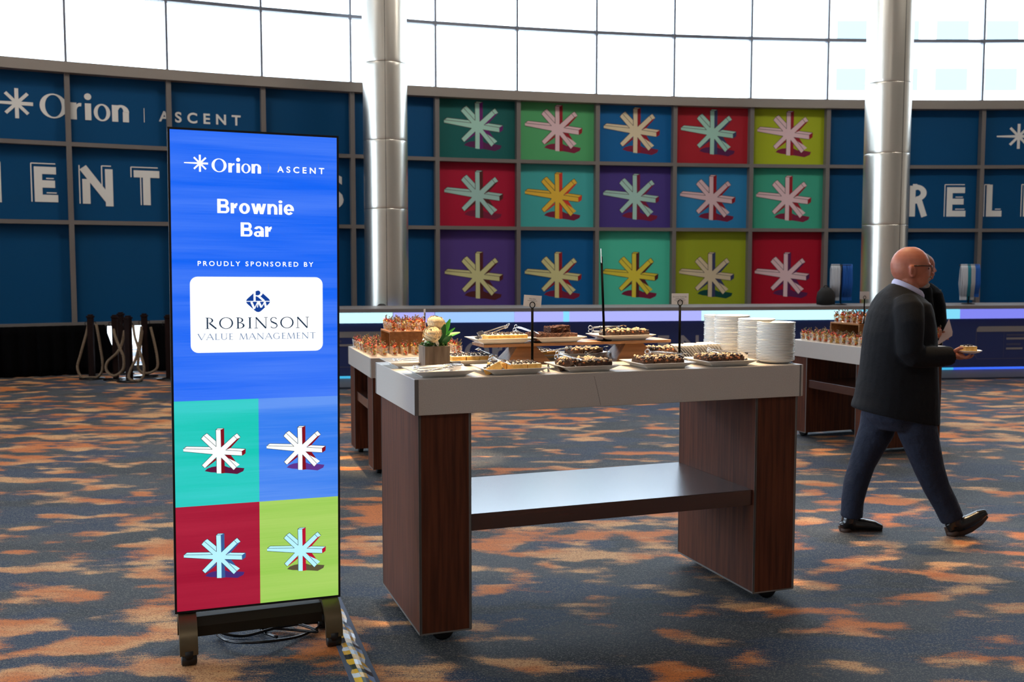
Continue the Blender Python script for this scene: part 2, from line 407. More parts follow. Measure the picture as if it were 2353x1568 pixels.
def serif_word(g, fn, txt, x0, x1, z0, h, w, mi):
    """Roman capitals drawn from thick and thin strokes."""
    T, N = .105, .045
    wid = {'R': .78, 'O': 1.0, 'B': .66, 'I': .3, 'N': .92, 'S': .55, 'V': .9, 'A': .86, 'L': .58, 'U': .84, 'E': .56, 'M': 1.05, 'G': .92, 'T': .78, ' ': .45}
    gap = .2; tot = sum(wid[c] for c in txt) + gap * (len(txt) - 1); k = (x1 - x0) / tot; x = 0
    f2 = lambda u, v, ww: fn(x0 + u * k, z0 + v * h, ww)
    kk = h / k
    def st(a, b, wd): strk(g, lambda p, q, ww: fn(x0 + p * k, z0 + q * k, ww), (a[0], a[1] * kk), (b[0], b[1] * kk), wd, w, mi)
    def sf(cx, v): st((cx - .13, v), (cx + .13, v), N * .8)
    def arc(c, ro, ri, a0, a1): ringg(g, f2, c, ro, ri, w, mi, a0, a1, 18)
    for c in txt:
        W = wid[c]
        if c in 'RBILE': st((x + .15, 0), (x + .15, 1), T); sf(x + .15, .015); sf(x + .15, .985)
        if c == 'R': arc((x + .2, .75), (.36, .25), (.25, .215), -PI / 2, PI / 2); st((x + .3, .5), (x + W, .0), T)
        if c == 'B': arc((x + .2, .76), (.33, .24), (.22, .2), -PI / 2, PI / 2); arc((x + .2, .27), (.42, .27), (.30, .23), -PI / 2, PI / 2)
        if c == 'L': st((x + .15, .02), (x + W, .02), N); st((x + W, 0), (x + W, .12), N)
        if c == 'E': [st((x + .15, v), (x + W * e, v), N) for v, e in ((.02, 1), (.52, .85), (.98, .95))]
        if c == 'O': arc((x + W / 2, .5), (W / 2, .53), (W / 2 - T, .48), 0, 2 * PI)
        if c == 'G': arc((x + W / 2, .5), (W / 2, .53), (W / 2 - T, .48), .7, 2 * PI - .75); st((x + W * .86, .05), (x + W * .86, .42), T * .8); sf(x + W * .86, .43)
        if c == 'N': st((x + .1, 0), (x + .1, 1), N); st((x + .08, 1), (x + W - .1, 0), T); st((x + W - .1, 0), (x + W - .1, 1), N); sf(x + .1, .015); sf(x + W - .1, .985)
        if c == 'S':
            ringg(g, f2, (x + W / 2, .76), (W * .46, .25), (W * .46 - T * .7, .2), w, mi, .35, PI * 1.25, 14); ringg(g, f2, (x + W / 2, .24), (W * .5, .26), (W * .5 - T * .7, .21), w, mi, -PI * .85, PI * .3, 14)
            st((x + W * .13, .62), (x + W * .87, .38), T)
        if c == 'V': st((x, 1), (x + W / 2, 0), T); st((x + W / 2, 0), (x + W, 1), N); sf(x + .05, .985); sf(x + W - .05, .985)
        if c == 'A': st((x, 0), (x + W / 2, 1), N); st((x + W / 2, 1), (x + W, 0), T); st((x + W * .22, .36), (x + W * .75, .36), N); sf(x + .03, .015); sf(x + W - .03, .015)
        if c == 'U': st((x + .12, .3), (x + .12, 1), T); st((x + W - .1, .3), (x + W - .1, 1), N); arc((x + W / 2 + .01, .32), (W / 2 - .06, .34), (W / 2 - .15, .28), PI, 2 * PI); sf(x + .12, .985); sf(x + W - .1, .985)
        if c == 'M': st((x + .05, 0), (x + .16, 1), N); st((x + .16, 1), (x + W / 2, 0), T); st((x + W / 2, 0), (x + W - .16, 1), N); st((x + W - .16, 1), (x + W - .06, 0), T); sf(x + .05, .015); sf(x + W - .06, .015)
        if c == 'T': st((x + W / 2, 0), (x + W / 2, 1), T); st((x, .98), (x + W, .98), N); sf(x + W / 2, .015)
        x += W + gap
# the eight-armed block star: outlines in units of the drawing, y down, centre (1000, 600)
STAR_SHADOW = [(655, 1060), (720, 1000), (830, 965), (930, 955), (1150, 960), (1250, 1005), (1450, 1015), (1630, 1045), (1600, 1120), (1450, 1185), (1300, 1160), (1150, 1140), (940, 1115), (800, 1100)]
STAR_SIDE = [[(1052, 20), (1140, -8), (1140, 395), (1058, 475)], [(1050, 740), (1140, 830), (1150, 1140), (1057, 1145)], [(1565, 598), (1668, 545), (1660, 665), (1575, 722)],
             [(1450, 280), (1535, 245), (1300, 495), (1275, 545), (1170, 552)], [(655, 985), (930, 735), (935, 800), (720, 955)], [(1145, 672), (1300, 690), (1420, 865), (1235, 770)], [(765, 460), (840, 515), (760, 505)]]
STAR_FRONT = [[(935, 20), (1050, 20), (1058, 600), (942, 600)], [(942, 600), (1058, 600), (1057, 1145), (940, 1135)], [(150, 462), (848, 512), (1000, 560), (1000, 650), (850, 640), (148, 532)],
              [(1000, 545), (1170, 552), (1567, 600), (1570, 718), (1140, 668), (1000, 650)], [(575, 230), (640, 148), (1000, 520), (1000, 660), (845, 515)], [(1000, 530), (1375, 190), (1452, 280), (1165, 550), (1000, 660)],
              [(585, 905), (850, 650), (1000, 540), (1000, 660), (655, 985)], [(1000, 680), (1060, 600), (1140, 668), (1432, 1000), (1358, 1077)],
              [(840, 510), (942, 450), (1058, 470), (1170, 552), (1140, 668), (1058, 742), (942, 720), (850, 640)]]
STAR_TOP = [[(935, 20), (1050, 20), (1140, -10), (985, -18)], [(150, 462), (225, 406), (760, 445), (848, 512)], [(1170, 552), (1290, 503), (1660, 543), (1567, 600)], [(640, 148), (722, 96), (932, 300), (936, 440)],
            [(1375, 190), (1455, 133), (1540, 237), (1452, 280)], [(1235, 765), (1420, 868), (1512, 942), (1432, 1000)]]
STAR_LINES = [(935, 20), (1052, 20), None, (160, 462), (845, 512), None, (640, 148), (938, 448), None, (1375, 190), (1452, 280), None, (1240, 775), (1432, 1000), None, (1170, 552), (1567, 600), None,
              (935, 20), (942, 448), None, (148, 532), (848, 640), None, (575, 230), (842, 512), None, (942, 722), (940, 1137), None, (1060, 742), (1358, 1077), None, (585, 905), (655, 985), None, (150, 462), (225, 406), (760, 445), None,
              (575, 230), (640, 148), (722, 96), (932, 300), None, (1060, 472), (1375, 190), (1455, 133), (1540, 237), None, (1140, 668), (1570, 718), None, (935, 20), (985, -18), (1140, -10), None, (1290, 503), (1660, 543), None, (585, 905), (850, 642)]
def star(g, fn, cx, cz, sx, sz, w, dw, mf, ms, msh, ml, mt=None):
    q = lambda p, ww: fn(cx + (p[0] - 1000) * sx, cz - (p[1] - 600) * sz, ww)
    g.poly([q(p, w) for p in STAR_SHADOW], msh)
    for P in STAR_SIDE: g.poly([q(p, w + dw) for p in P], ms)
    for P in STAR_TOP: g.poly([q(p, w + 2 * dw) for p in P], mf if mt is None else mt)
    for i, P in enumerate(STAR_FRONT): g.poly([q(p, w + 2 * dw + LAYER[0] * .5 * (i + 1)) for p in P], mf)
    prev = None
    f3 = lambda x, z, ww: fn(x, z, ww)
    for p in STAR_LINES:
        if p is not None and prev is not None:
            strk(g, f3, (cx + (prev[0] - 1000) * sx, cz - (prev[1] - 600) * sz), (cx + (p[0] - 1000) * sx, cz - (p[1] - 600) * sz), 11 * sx, w + 3 * dw, ml)
        prev = p

# ================================================================== THE HALL
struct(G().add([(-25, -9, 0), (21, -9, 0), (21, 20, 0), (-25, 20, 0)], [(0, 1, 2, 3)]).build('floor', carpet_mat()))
g = G().box(-25, 21, -9, 19.2, CEIL, CEIL + 0.2); struct(g.build('ceiling', mat('ceiling_paint', rgb(190, 182, 172), 0.8)))
struct(G().box(-25, 21.2, -9.2, -9, 0, CEIL).build('wall_front', mat('warm_plaster', rgb(150, 138, 126), 0.8)))
struct(G().box(21, 21.2, -9, 20, 0, CEIL).build('wall_right', MATS['warm_plaster']))
def arc_slab(k0, k1, r0, r1, z0, z1, step=0.25, g=None, mi=0):
    g = g or G(); n = max(1, int(round((k1 - k0) / step)))
    rs = []
    for i in range(n + 1):
        k = k0 + (k1 - k0) * i / n
        rs.append([wallp(k, z0, r0), wallp(k, z0, r1), wallp(k, z1, r1), wallp(k, z1, r0)])
    return g.rings(rs, mi, False)
KL, KR = -22, 17
SL, SR = -5, 17            # the solid, printed stretch of the wall; beyond it the glass reaches the floor
# the wall behind the printed panels, and its dark base with one low glazed bay
g = arc_slab(SL, SR, WR + .16, WR + .30, .74, 4.36)
arc_slab(SL, .30, WR + .1, WR + .30, 0, .74, g=g); arc_slab(.72, SR, WR + .1, WR + .30, 0, .74, g=g)
struct(g.build('wall_back', mat('dark_wall_core', rgb(30, 32, 36), 0.7)))
struct(arc_slab(KL, KR, WR - .05, WR + .32, 4.345, 4.5).build('trim_ledge', LEDGE))
struct(arc_slab(SL, SR, WR + .0, WR + .2, 3.305, 3.365).build('trim_upper_rail', GRID))
struct(arc_slab(SL, SR, WR + .0, WR + .2, 2.18, 2.24).build('trim_lower_rail', GRID))
struct(arc_slab(SL, SR, WR + .0, WR + .2, .70, .75).build('trim_base_rail', GRID))
for i, k in enumerate(range(SL, SR + 1)):
    p = wallp(k); M = frame((p.x, p.y, 0), (math.cos(A0 + k * DA), -math.sin(A0 + k * DA), 0))
    struct(G().box(-.035, .035, 0, .17, .72, 4.345).build('trim_%d' % (i + 1), GRID, M=M))
# clerestory windows: one per bay
GL = glass('window_glass', (0.97, 0.985, 1, 1), 0.05)
for i, k in enumerate(range(KL, KR)):
    p, q = wallp(k, 0, WR + .12), wallp(k + 1, 0, WR + .12); L = (q - p).length
    M = frame((p.x, p.y, 0), q - p)
    zb = 4.5 if SL <= k < SR else 0.0
    g = G().box(-.018, .018, -.03, .10, zb, CEIL)
    for z in ((5.53, 6.58, 7.63) if zb else (.0, 1.1, 2.2, 3.3, 5.53, 6.58, 7.63)): g.box(.022, L - .022, -.02, .11, z, z + .055)
    w = struct(g.build('window_%d' % (i + 1), FRAME, M=M))
    struct(G().box(.022, L - .022, .045, .051, zb, CEIL - .02).build('pane', GL, w))
p, q = wallp(.30, 0, WR + .12), wallp(.72, 0, WR + .12); L = (q - p).length; M = frame((p.x, p.y, 0), q - p)
g = G().box(0, .03, 0, .1, 0, .74).box(L - .03, L, 0, .1, 0, .74).box(.03, L - .03, 0, .1, 0, .08).box(.03, L - .03, 0, .1, .68, .74).box(L * .55, L * .55 + .03, 0, .1, .08, .68)
w = struct(g.build('window_60', FRAME, M=M)); struct(G().box(.03, L - .03, .05, .056, .08, .68).build('pane', GL, w))
# outdoors
struct(G().add([(-120, 15, -.1), (120, 15, -.1), (120, 160, -.1), (-120, 160, -.1)], [(0, 1, 2, 3)]).build('ground_exterior', mat('pale_paving', rgb(200, 198, 192), .8)))
def tower(label, x0, x1, y0, y1, h, fx, fz, dx, dz, wx):
    b = thing('apartment_building', label, 'building', ((x0 + x1) / 2, y0, -.1))
    W = (x1 - x0) / 2
    G().box(-W, W, 0, y1 - y0, 0, h).build('wall', mat('white_render_wall', rgb(225, 225, 222), .8), b)
    z = 4.0
    while z < h - 2:
        x = -W + fx
        while x < W - wx:
            G().box(x, x + wx, -.06, .05, z, z + 1.5).build('window', mat('grey_window', rgb(92, 104, 108), .3), b); x += dx  # one even grey for all the tower windows
        z += dz
tower('pale apartment block seen through the windows between the grey pillars', 20, 37, 70, 90, 24, 2.2, 0, 3.4, 3.2, 2.2)
tower('distant white apartment block seen past the grey pillar on the right', 52, 82, 78, 98, 24, 2.0, 0, 5.2, 3.2, 2.6)

# printed panels in the wall grid
ROWS = [('top', 3.365, 4.345), ('middle', 2.24, 3.305), ('bottom', .75, 2.18)]
def C(name, r, g_, b): return mat('print_' + name, rgb(r, g_, b), 0.55, spec=0.3)
P = dict(teal=C('teal', 10, 96, 92), green=C('green', 84, 172, 110), blue=C('blue', 0, 98, 160), red=C('red', 176, 32, 46), lime=C('lime', 170, 184, 30), crimson=C('crimson', 178, 10, 52),
         aqua=C('aqua', 70, 178, 176), purple=C('purple', 74, 58, 136), sky=C('sky', 44, 134, 188), mint=C('mint', 62, 170, 140), violet=C('violet', 88, 64, 140), jade=C('jade', 80, 208, 176),
         olive=C('olive', 164, 178, 40), ruby=C('ruby', 172, 6, 40),
         s_mint=C('s_mint', 176, 224, 206), s_pink=C('s_pink', 232, 200, 204), s_cream=C('s_cream', 226, 212, 178), s_ice=C('s_ice', 172, 212, 202), s_gold=C('s_gold', 240, 196, 66), s_yellow=C('s_yellow', 232, 216, 70),
         s_butter=C('s_butter', 224, 220, 158), s_sand=C('s_sand', 226, 210, 176), d_red=C('d_red', 150, 22, 36), d_brown=C('d_brown', 88, 34, 34), d_magenta=C('d_magenta', 108, 28, 110), d_orange=C('d_orange', 214, 56, 44),
         d_wine=C('d_wine', 126, 26, 60), d_navy=C('d_navy', 60, 66, 104), d_green=C('d_green', 10, 74, 66), d_plum=C('d_plum', 90, 30, 80))
STARS = [[('teal', 's_mint', 'd_magenta', 'd_plum', 'dark teal panel with a mint block star'), ('green', 's_pink', 'd_red', 'd_wine', 'green panel with a pale pink block star'), ('blue', 's_cream', 'd_red', 'd_wine', 'blue panel with a cream block star'),
          ('red', 's_mint', 'd_navy', 'd_plum', 'brick red panel with a mint block star'), ('lime', 's_pink', 'd_red', 'd_wine', 'lime panel with a pink block star')],
         [('crimson', 's_ice', 'd_brown', 'd_wine', 'crimson panel with an icy green block star'), ('aqua', 's_gold', 'd_orange', 'd_wine', 'aqua panel with a golden block star'), ('purple', 's_ice', 'd_wine', 'd_wine', 'indigo panel with an icy green block star'),
          ('sky', 's_pink', 'd_red', 'd_wine', 'sky blue panel with a pale pink block star'), ('mint', 's_pink', 'd_red', 'd_wine', 'mint panel with a pale pink block star')],
         [('violet', 's_butter', 'd_brown', 'd_brown', 'violet panel with a straw yellow block star'), ('blue', 's_butter', 'd_red', 'd_wine', 'deep blue panel with a straw yellow block star'), ('jade', 's_yellow', 'd_brown', 'd_wine', 'jade green panel with a bright yellow block star'),
          ('olive', 's_sand', 'd_navy', 'd_green', 'olive lime panel with a sand coloured block star'), ('ruby', 's_pink', 'd_plum', 'd_plum', 'ruby red panel with a dusty pink block star')]]
LINE = mat('print_outline', rgb(70, 40, 44), .6)
colname = {-5: 'five bays left of the starburst', -4: 'four bays left of the starburst', -3: 'three bays left of the starburst', -2: 'two bays left of the starburst', -1: 'at the left edge', 0: 'behind the letters N and T', 1: 'behind the word ASCENT',
           2: 'behind the lit display', 3: 'left of the star panels', 9: 'right of the star panels', 10: 'right of the right pillar', 11: 'at the right edge', 12: 'one bay past the right edge', 13: 'two bays past the right edge', 14: 'three bays past the right edge', 15: 'four bays past the right edge', 16: 'five bays past the right edge'}
for k in range(SL, SR):
    p, q = wallp(k, 0, WR + .13), wallp(k + 1, 0, WR + .13); L = (q - p).length; M = frame((p.x, p.y, 0), q - p)
    for j, (rn, z0, z1) in enumerate(ROWS):
        fn = lambda x, z, w: (x, -w, z)
        if 4 <= k <= 8:
            bgc, f, s, sh, lab = STARS[j][k - 4]
            g = G().box(.03, L - .03, 0, .02, z0, z1)
            star(g, fn, L * .508, (3.9, 2.755, 1.395)[j], 6.68e-4, 6.85e-4 if j else 6.75e-4, .001, .0008, 1, 2, 3, 4)
            tag(g.build('star_panel', [P[bgc], P[f], P[s], P[sh], LINE], M=M, fix=False), lab + ' in the wall grid', 'wall panel', 'printed star panels in the wall grid')
        else:
            tag(G().box(.03, L - .03, 0, .02, z0, z1).build('blue_panel', WALLBLUE, M=M),
                'plain dark blue panel in the %s row, %s' % (rn, colname.get(k, 'out past the right edge')), 'wall panel', 'plain blue panels in the wall grid')
# white lettering on the blue panels (follows the curve of the wall)
def wfn(x, z, w):
    kf = math.floor(x); t = x - kf
    a, b = wallp(kf, z, WR + .125 - w), wallp(kf + 1, z, WR + .125 - w)
    return a + (b - a) * t
BAY = WR * DA
g = G(); spark(g, lambda x, z, w: wfn(x / BAY, z, w), -.471 * BAY, 3.883, .21, .21, .42, .05, .002, 0)
tag(g.build('starburst_sign', LETTER, fix=False), 'white starburst on the blue wall before the word Orion, upper left', 'sign')
g = G(); orion_word(g, lambda x, z, w: wfn(x / BAY, z, w), -.26 * BAY, .601 * BAY, 3.706, .345, .002, 0)
tag(g.build('wall_lettering', LETTER, fix=False), 'white word Orion on the upper left of the blue wall', 'sign')
g = G(); put_text(g, lambda x, z, w: wfn(x, z, w), 'ASCENT', .9, 1.761, 3.745, 3.905, .002, 0, .025, 1.7)
tag(g.build('wall_lettering', LETTER, fix=False), 'white spaced word ASCENT above the lit display', 'sign')
g = G(); strk(g, lambda x, z, w: wfn(x, z, w), (.752, 3.72), (.752, 3.93), .006, .002, 0)
tag(g.build('divider_line', LETTER, fix=False), 'thin white line between Orion and ASCENT on the wall', 'sign')
def big_letter(name, x0, x1, z0, z1, ch, label):
    g = G(); W = (x1 - x0) * BAY; Hh = z1 - z0
    f = lambda x, z, w: wfn(x0 + x / BAY, z0 + z, w)
    T, o, n_ = .105, .045, .016
    def S(a, b): strk(g, f, a, b, T, .003, 0)
    def Nn(*pts):
        for a, b in zip(pts, pts[1:]): strk(g, f, a, b, n_, .003, 0)
    l = T / 2 + o
    if ch == 'E':
        S((l, 0), (l, Hh - o)); [S((l, z), (W * e, z)) for z, e in ((T / 2, 1), (Hh * .47, .9), (Hh - o - T / 2, .95))]
        Nn((.008, 0), (.008, Hh), (W * .93, Hh)); [Nn((l + T, z), (W * e, z)) for z, e in ((T + .028, .95), (Hh * .47 + T / 2 + .028, .86))]
    if ch == 'N':
        S((l, 0), (l, Hh - .2)); strk(g, f, (l - .04, Hh - .03), (W - T / 2, .05), T * 1.05, .003, 0); S((W - T / 2, -.03), (W - T / 2, Hh - o))
        Nn((.008, 0), (.008, Hh)); Nn((W - T - o, Hh * .42), (W - T - o, Hh), (W - .02, Hh))
    if ch == 'T':
        S((W / 2 + .02, 0), (W / 2 + .02, Hh - o)); S((o, Hh - o - T / 2), (W, Hh - o - T / 2)); Nn((.008, Hh - T - o), (.008, Hh), (W - .02, Hh)); Nn((W / 2 - T / 2 - .01, 0), (W / 2 - T / 2 - .01, Hh - T - o))
    if ch == 'L': S((l, 0), (l, Hh)); S((l, T / 2), (W, T / 2)); Nn((.008, 0), (.008, Hh), (l, Hh)); Nn((l + T, T + .028), (W * .95, T + .028))
    if ch == 'R':
        S((l, 0), (l, Hh - .02)); ringg(g, f, (l + .06, Hh * .74), (W - l - .08, Hh * .26), (W - l - .08 - T, Hh * .26 - T * .8), .003, 0, -PI / 2, PI / 2, 16); S((l, Hh - T * .4), (l + .08, Hh - T * .4)); S((l, Hh * .50), (l + .08, Hh * .50))
        strk(g, f, (l + .12, Hh * .5), (W - T / 2, 0), T, .003, 0); Nn((.008, 0), (.008, Hh))
    if ch == 'I': S((l, 0), (l, Hh)); Nn((.008, 0), (.008, Hh), (l, Hh))
    if ch == 'S': put_text(g, lambda x, z, w: wfn(x, z, w), 'S', x0, x1, z0, z1, .003, 0, .02)
    if ch == 'M':
        S((W - T / 2, 0), (W - T / 2, Hh)); strk(g, f, (W - T, Hh), (W / 2, .1), T, .003, 0); strk(g, f, (l, Hh), (W / 2, .1), T, .003, 0); S((l, 0), (l, Hh))
    tag(g.build('wall_letter', LETTER, fix=False), label, 'letter', 'big white wall letters')
big_letter('M', -1.02, -.64, 2.48, 3.05, 'M', 'big outlined white letter cut off at the left edge, before E N T')
big_letter('E', -.368, -.115, 2.50, 3.05, 'E', 'big outlined white letter E before the N at the left')
big_letter('N', .088, .42, 2.49, 3.05, 'N', 'big outlined white letter N between E and T at the left')
big_letter('T', .597, .89, 2.49, 3.05, 'T', 'big outlined white letter T beside the lit display')
big_letter('S', 2.62, 2.90, 2.49, 3.05, 'S', 'big white letter S just showing past the right edge of the display')
big_letter('R', 10.08, 10.345, 2.46, 3.03, 'R', 'big white letter R right of the right steel pillar')
big_letter('E', 10.56, 10.84, 2.46, 3.03, 'E', 'big white letter E between R and L at the right')
big_letter('L', 11.07, 11.30, 2.46, 3.03, 'L', 'big white letter L near the right edge')
big_letter('I', 11.54, 11.66, 2.46, 3.03, 'I', 'big white letter cut off by the right edge, after the L')
g = G(); spark(g, lambda x, z, w: wfn(x / BAY, z, w), 11.483 * BAY, 3.885, .22, .22, .385, .05, .002, 0)
tag(g.build('starburst_sign', LETTER, fix=False), 'white starburst on the blue wall at the upper right edge', 'sign')

# black drape along the wall base, pulled open at the low window
DRAPE = mat('black_drape', rgb(4, 4, 6), .9, spec=.08)
def drape(k0, k1, lean0, lean1, label):
    n = int((k1 - k0) * 60); rs = []
    for i in range(n + 1):
        k = k0 + (k1 - k0) * i / n; ring = []
        for j in range(7):
            t = j / 6; z = .715 * (1 - t) + .005
            kk = k + lean0 * t * max(0, 1 - (k - k0) * 6) + lean1 * t * max(0, 1 - (k1 - k) * 6)
            ring.append(wallp(kk, z, WR - .16 + .03 * math.sin(k * 42) * (.4 + t) + .015 * math.sin(k * 95)))
        for j in range(6, -1, -1):
            p = ring[j]; d = Vector((p.x - WC.x, p.y - WC.y, 0)).normalized() * .012; ring.append(p + d)
        rs.append(ring)
    return tag(G().rings(rs, 0, True).build('drape', DRAPE), label, 'drape', 'black drapes along the wall base')
drape(-3.0, .28, 0, .16, 'black floor-length drape along the wall base at the left, ending at the bright gap')
drape(.70, 3.2, 0, 0, 'black drape along the wall base between the bright gap and the display')

# steel pillars
PIL = mat('brushed_steel', rgb(238, 232, 220), 0.3, metal=1.0)
def pillar(cx, cy, r, seams, label, seamang):
    t = thing('steel_pillar', label, 'pillar', (cx, cy, 0))
    zs = [0] + seams + [CEIL]
    for a, b in zip(zs, zs[1:]):
        G().lathe([(r - .006, a), (r - .001, a + .004), (r, a + .008), (r, a + .05), (r, b - .05), (r, b - .008), (r - .001, b - .004), (r - .006, b)], 64).build('steel_section', PIL, t)
    g = G()
    for a in seams: g.lathe([(r - .02, a - .008), (r - .004, a - .007), (r - .004, a + .007), (r - .02, a + .008)], 64)
    M = Matrix.Rotation(seamang, 4, 'Z'); g.box(-.004, .004, -r - .0015, -r + .004, .01, CEIL - .02, M=M)
    g.build('seam', mat('pillar_joint', rgb(70, 66, 62), .5, metal=.5), t)
    return t
pillar(-1.88, 15.1, .325, [2.42, 3.42, 4.54], 'round steel pillar left of the star panels', .13)
pillar(5.74, 15.55, .335, [2.2, 3.28, 4.33], 'round steel pillar right of the star panels, behind the man', .35)

# ================================================================== RECEPTION COUNTER
ca = math.atan2(1.22, 9.35); CM = frame((-2.15, 12.85, 0), (math.cos(ca), math.sin(ca), 0))
t = thing('reception_counter', 'long navy reception counter with glowing light bands, below the star panels', 'counter', M=CM)
X0, X1 = -1.35, 14.0
G().box(X0 - .05, X1, -.06, .85, .985, 1.035).build('countertop', mat('counter_grey', rgb(128, 122, 120), .4), t, .006)
def ledstrip(name, z0, z1, segs, y=-.02):
    for a, b, m in segs: G().box(a + .004, b - .004, y, y + .05, z0, z1).build(name, m, t)
cy, lv, ce, bl = led('cyan', 196, 244, 255, 1.25), led('lavender', 178, 182, 255, 1.0), led('ice', 160, 200, 255, 1.05), led('strongblue', 60, 110, 255, 1.0)
lv2 = led('violet', 138, 142, 255, .9); cy2 = led('sky', 70, 190, 240, .9); cm = led('mark', 130, 215, 255, 1.1)
ledstrip('light_band', .848, .98, [(X0, .62, cy), (.62, 1.16, lv), (1.16, 2.2, ce), (2.2, 2.85, lv), (2.85, 2.93, cm), (2.93, 4.73, lv), (4.73, 6.9, cy), (6.9, 8.44, led('cyan2', 130, 220, 250, 1.0)), (8.44, X1, lv2)])
G().box(X0, X1, .0, .06, .165, .848).build('front_panel', NAVY, t)
G().box(X0, X0 + .05, .06, .8, 0, .985).build('end_panel', NAVY, t)
ledstrip('base_light_band', .135, .168, [(X0, .6, cy2), (.6, 4.73, bl), (4.73, 8.38, cy2), (8.38, X1, bl)], .0)
G().box(X0, X1, .035, .08, .02, .135).build('base_panel', mat('frosted_base', rgb(150, 152, 160), .5), t)
G().box(X0, X1, -.03, .08, 0, .02).build('toe_kick', mat('counter_toe', rgb(40, 44, 58), .4), t)
fn = lambda x, z, w: (x, -w, z)
g = G(); CL = mat('counter_print', rgb(150, 150, 158), .5)
orion_word(g, fn, 1.547, 2.62, .33, .265, .002, 0); g.build('printed_word', CL, t, fix=False)
for a_ in ((3.02, 5.08, .42, .655), (7.55, 8.235, .485, .545)):
    g = G(); put_text(g, fn, 'ASCENT', *a_, .002, 0, .012, 1.7); g.build('printed_word', CL, t, fix=False)
def rrect(x0, x1, z0, z1, r, n=5):
    pts = []
    for cx, cz, a in ((x1 - r, z1 - r, 0), (x0 + r, z1 - r, PI / 2), (x0 + r, z0 + r, PI), (x1 - r, z0 + r, 1.5 * PI)):
        for i in range(n + 1): pts.append((cx + r * math.cos(a + PI / 2 * i / n), cz + r * math.sin(a + PI / 2 * i / n)))
    return pts
CARDG, CARDL = mat('card_grey', rgb(138, 134, 134), .5), mat('card_line', rgb(70, 74, 104), .5)
def info_card(x0, x1, name):
    g = G(); O = rrect(x0, x1, .277, .741, .05); I = rrect(x0 + .012, x1 - .012, .289, .729, .04); n = len(O)
    g.add([fn(x, z, .002) for x, z in O] + [fn(x, z, .002) for x, z in I], [(i, (i + 1) % n, n + (i + 1) % n, n + i) for i in range(n)], 0)
    g.poly([fn(x, z, .003) for x, z in [(x0 + .01, .662), (x1 - .01, .662), (x1 - .01, .70), (x1 - .04, .738), (x0 + .04, .738), (x0 + .01, .70)]], 1)
    g.poly([fn(x, z, .003) for x, z in [(x0 + .42, .3), (x0 + .426, .3), (x0 + .426, .655), (x0 + .42, .655)]], 0)
    for z, w in ((.60, .30), (.55, .55), (.47, .22), (.41, .25)):
        g.poly([fn(x, zz, .003) for x, zz in [(x0 + .46, z), (x0 + .46 + w, z), (x0 + .46 + w, z + .028), (x0 + .46, z + .028)]], 1 if z in (.55, .41) else 0)
    g.build(name, [CARDL, CARDG], t, fix=False)
info_card(8.695, 10.1, 'printed_notice'); info_card(-.8, .62, 'printed_notice')

# things on and behind the counter
def onc(x, y, z=1.035): return CM @ Vector((x, y, z))
def lanyard_rack(x, label):
    r = thing('lanyard_stand', label, 'stand', onc(x, .35), ca)
    G().lathe([(.09, 0), (.09, .012), (.02, .02)], 20).build('base', BLKMET, r)
    G().cyl((0, 0, .02), (0, 0, .56), .01).build('pole', BLKMET, r)
    G().cyl((-.15, 0, .555), (.15, 0, .555), .008).build('crossbar', BLKMET, r)
def bundle(x, dx, w, m, label, ln=.46):
    g = G()
    for i in range(7):
        xx = dx + (i - 3) * w / 7
        for sy in (-1, 1):
            pts = [(xx, 0, .568), (xx + random.uniform(-.004, .004), sy * .022, .5), (xx + random.uniform(-.008, .008), sy * .03, .3), (xx * .97 + random.uniform(-.008, .008), sy * .008, .57 - ln)]
            g.tube(pts, .009, 6, flat=.3)
        g.box(xx - .007, xx + .007, -.006, .006, .57 - ln - .05, .57 - ln + .01)
    o = g.build('lanyard_bundle', m); o.location = onc(x, .35); o.rotation_euler = (0, 0, ca); tag(o, label, 'lanyards', 'lanyards hanging on the counter')
LW, LB, LT = mat('lanyard_white', rgb(190, 196, 205), .7), mat('lanyard_blue', rgb(0, 84, 170), .7), mat('lanyard_teal', rgb(0, 120, 140), .7)
lanyard_rack(6.86, 'black lanyard stand on the counter left of the walking man')
bundle(6.86, -.085, .13, LW, 'white lanyards hanging on the stand left of the walking man'); bundle(6.86, .09, .15, LB, 'blue lanyards hanging on the stand left of the walking man')
lanyard_rack(8.78, 'black lanyard stand on the counter near the right edge')
bundle(8.78, -.08, .1, LW, 'white lanyards on the left of the right-hand stand'); bundle(8.78, .0, .05, LT, 'teal lanyards in the middle of the right-hand stand')
bundle(8.78, .05, .06, mat('lanyard_grey', rgb(170, 172, 176), .7), 'pale grey lanyards next to the teal ones on the right-hand stand'); bundle(8.78, .12, .07, LB, 'blue lanyards on the right of the right-hand stand', .42)
b = thing('backpack', 'black backpack standing on the counter left of the lanyards', 'bag', onc(6.62, .3), ca)
me = G().lathe([(.05, 0), (.13, .01), (.135, .1), (.12, .18), (.07, .235), (.02, .25)], 20, sy=.6).build('bag_body', mat('black_nylon', rgb(10, 10, 12), .7), b)
G().tube([(-.04, 0, .235), (-.02, 0, .27), (.02, 0, .27), (.04, 0, .235)], .008, 8).build('carry_loop', MATS['black_nylon'], b)

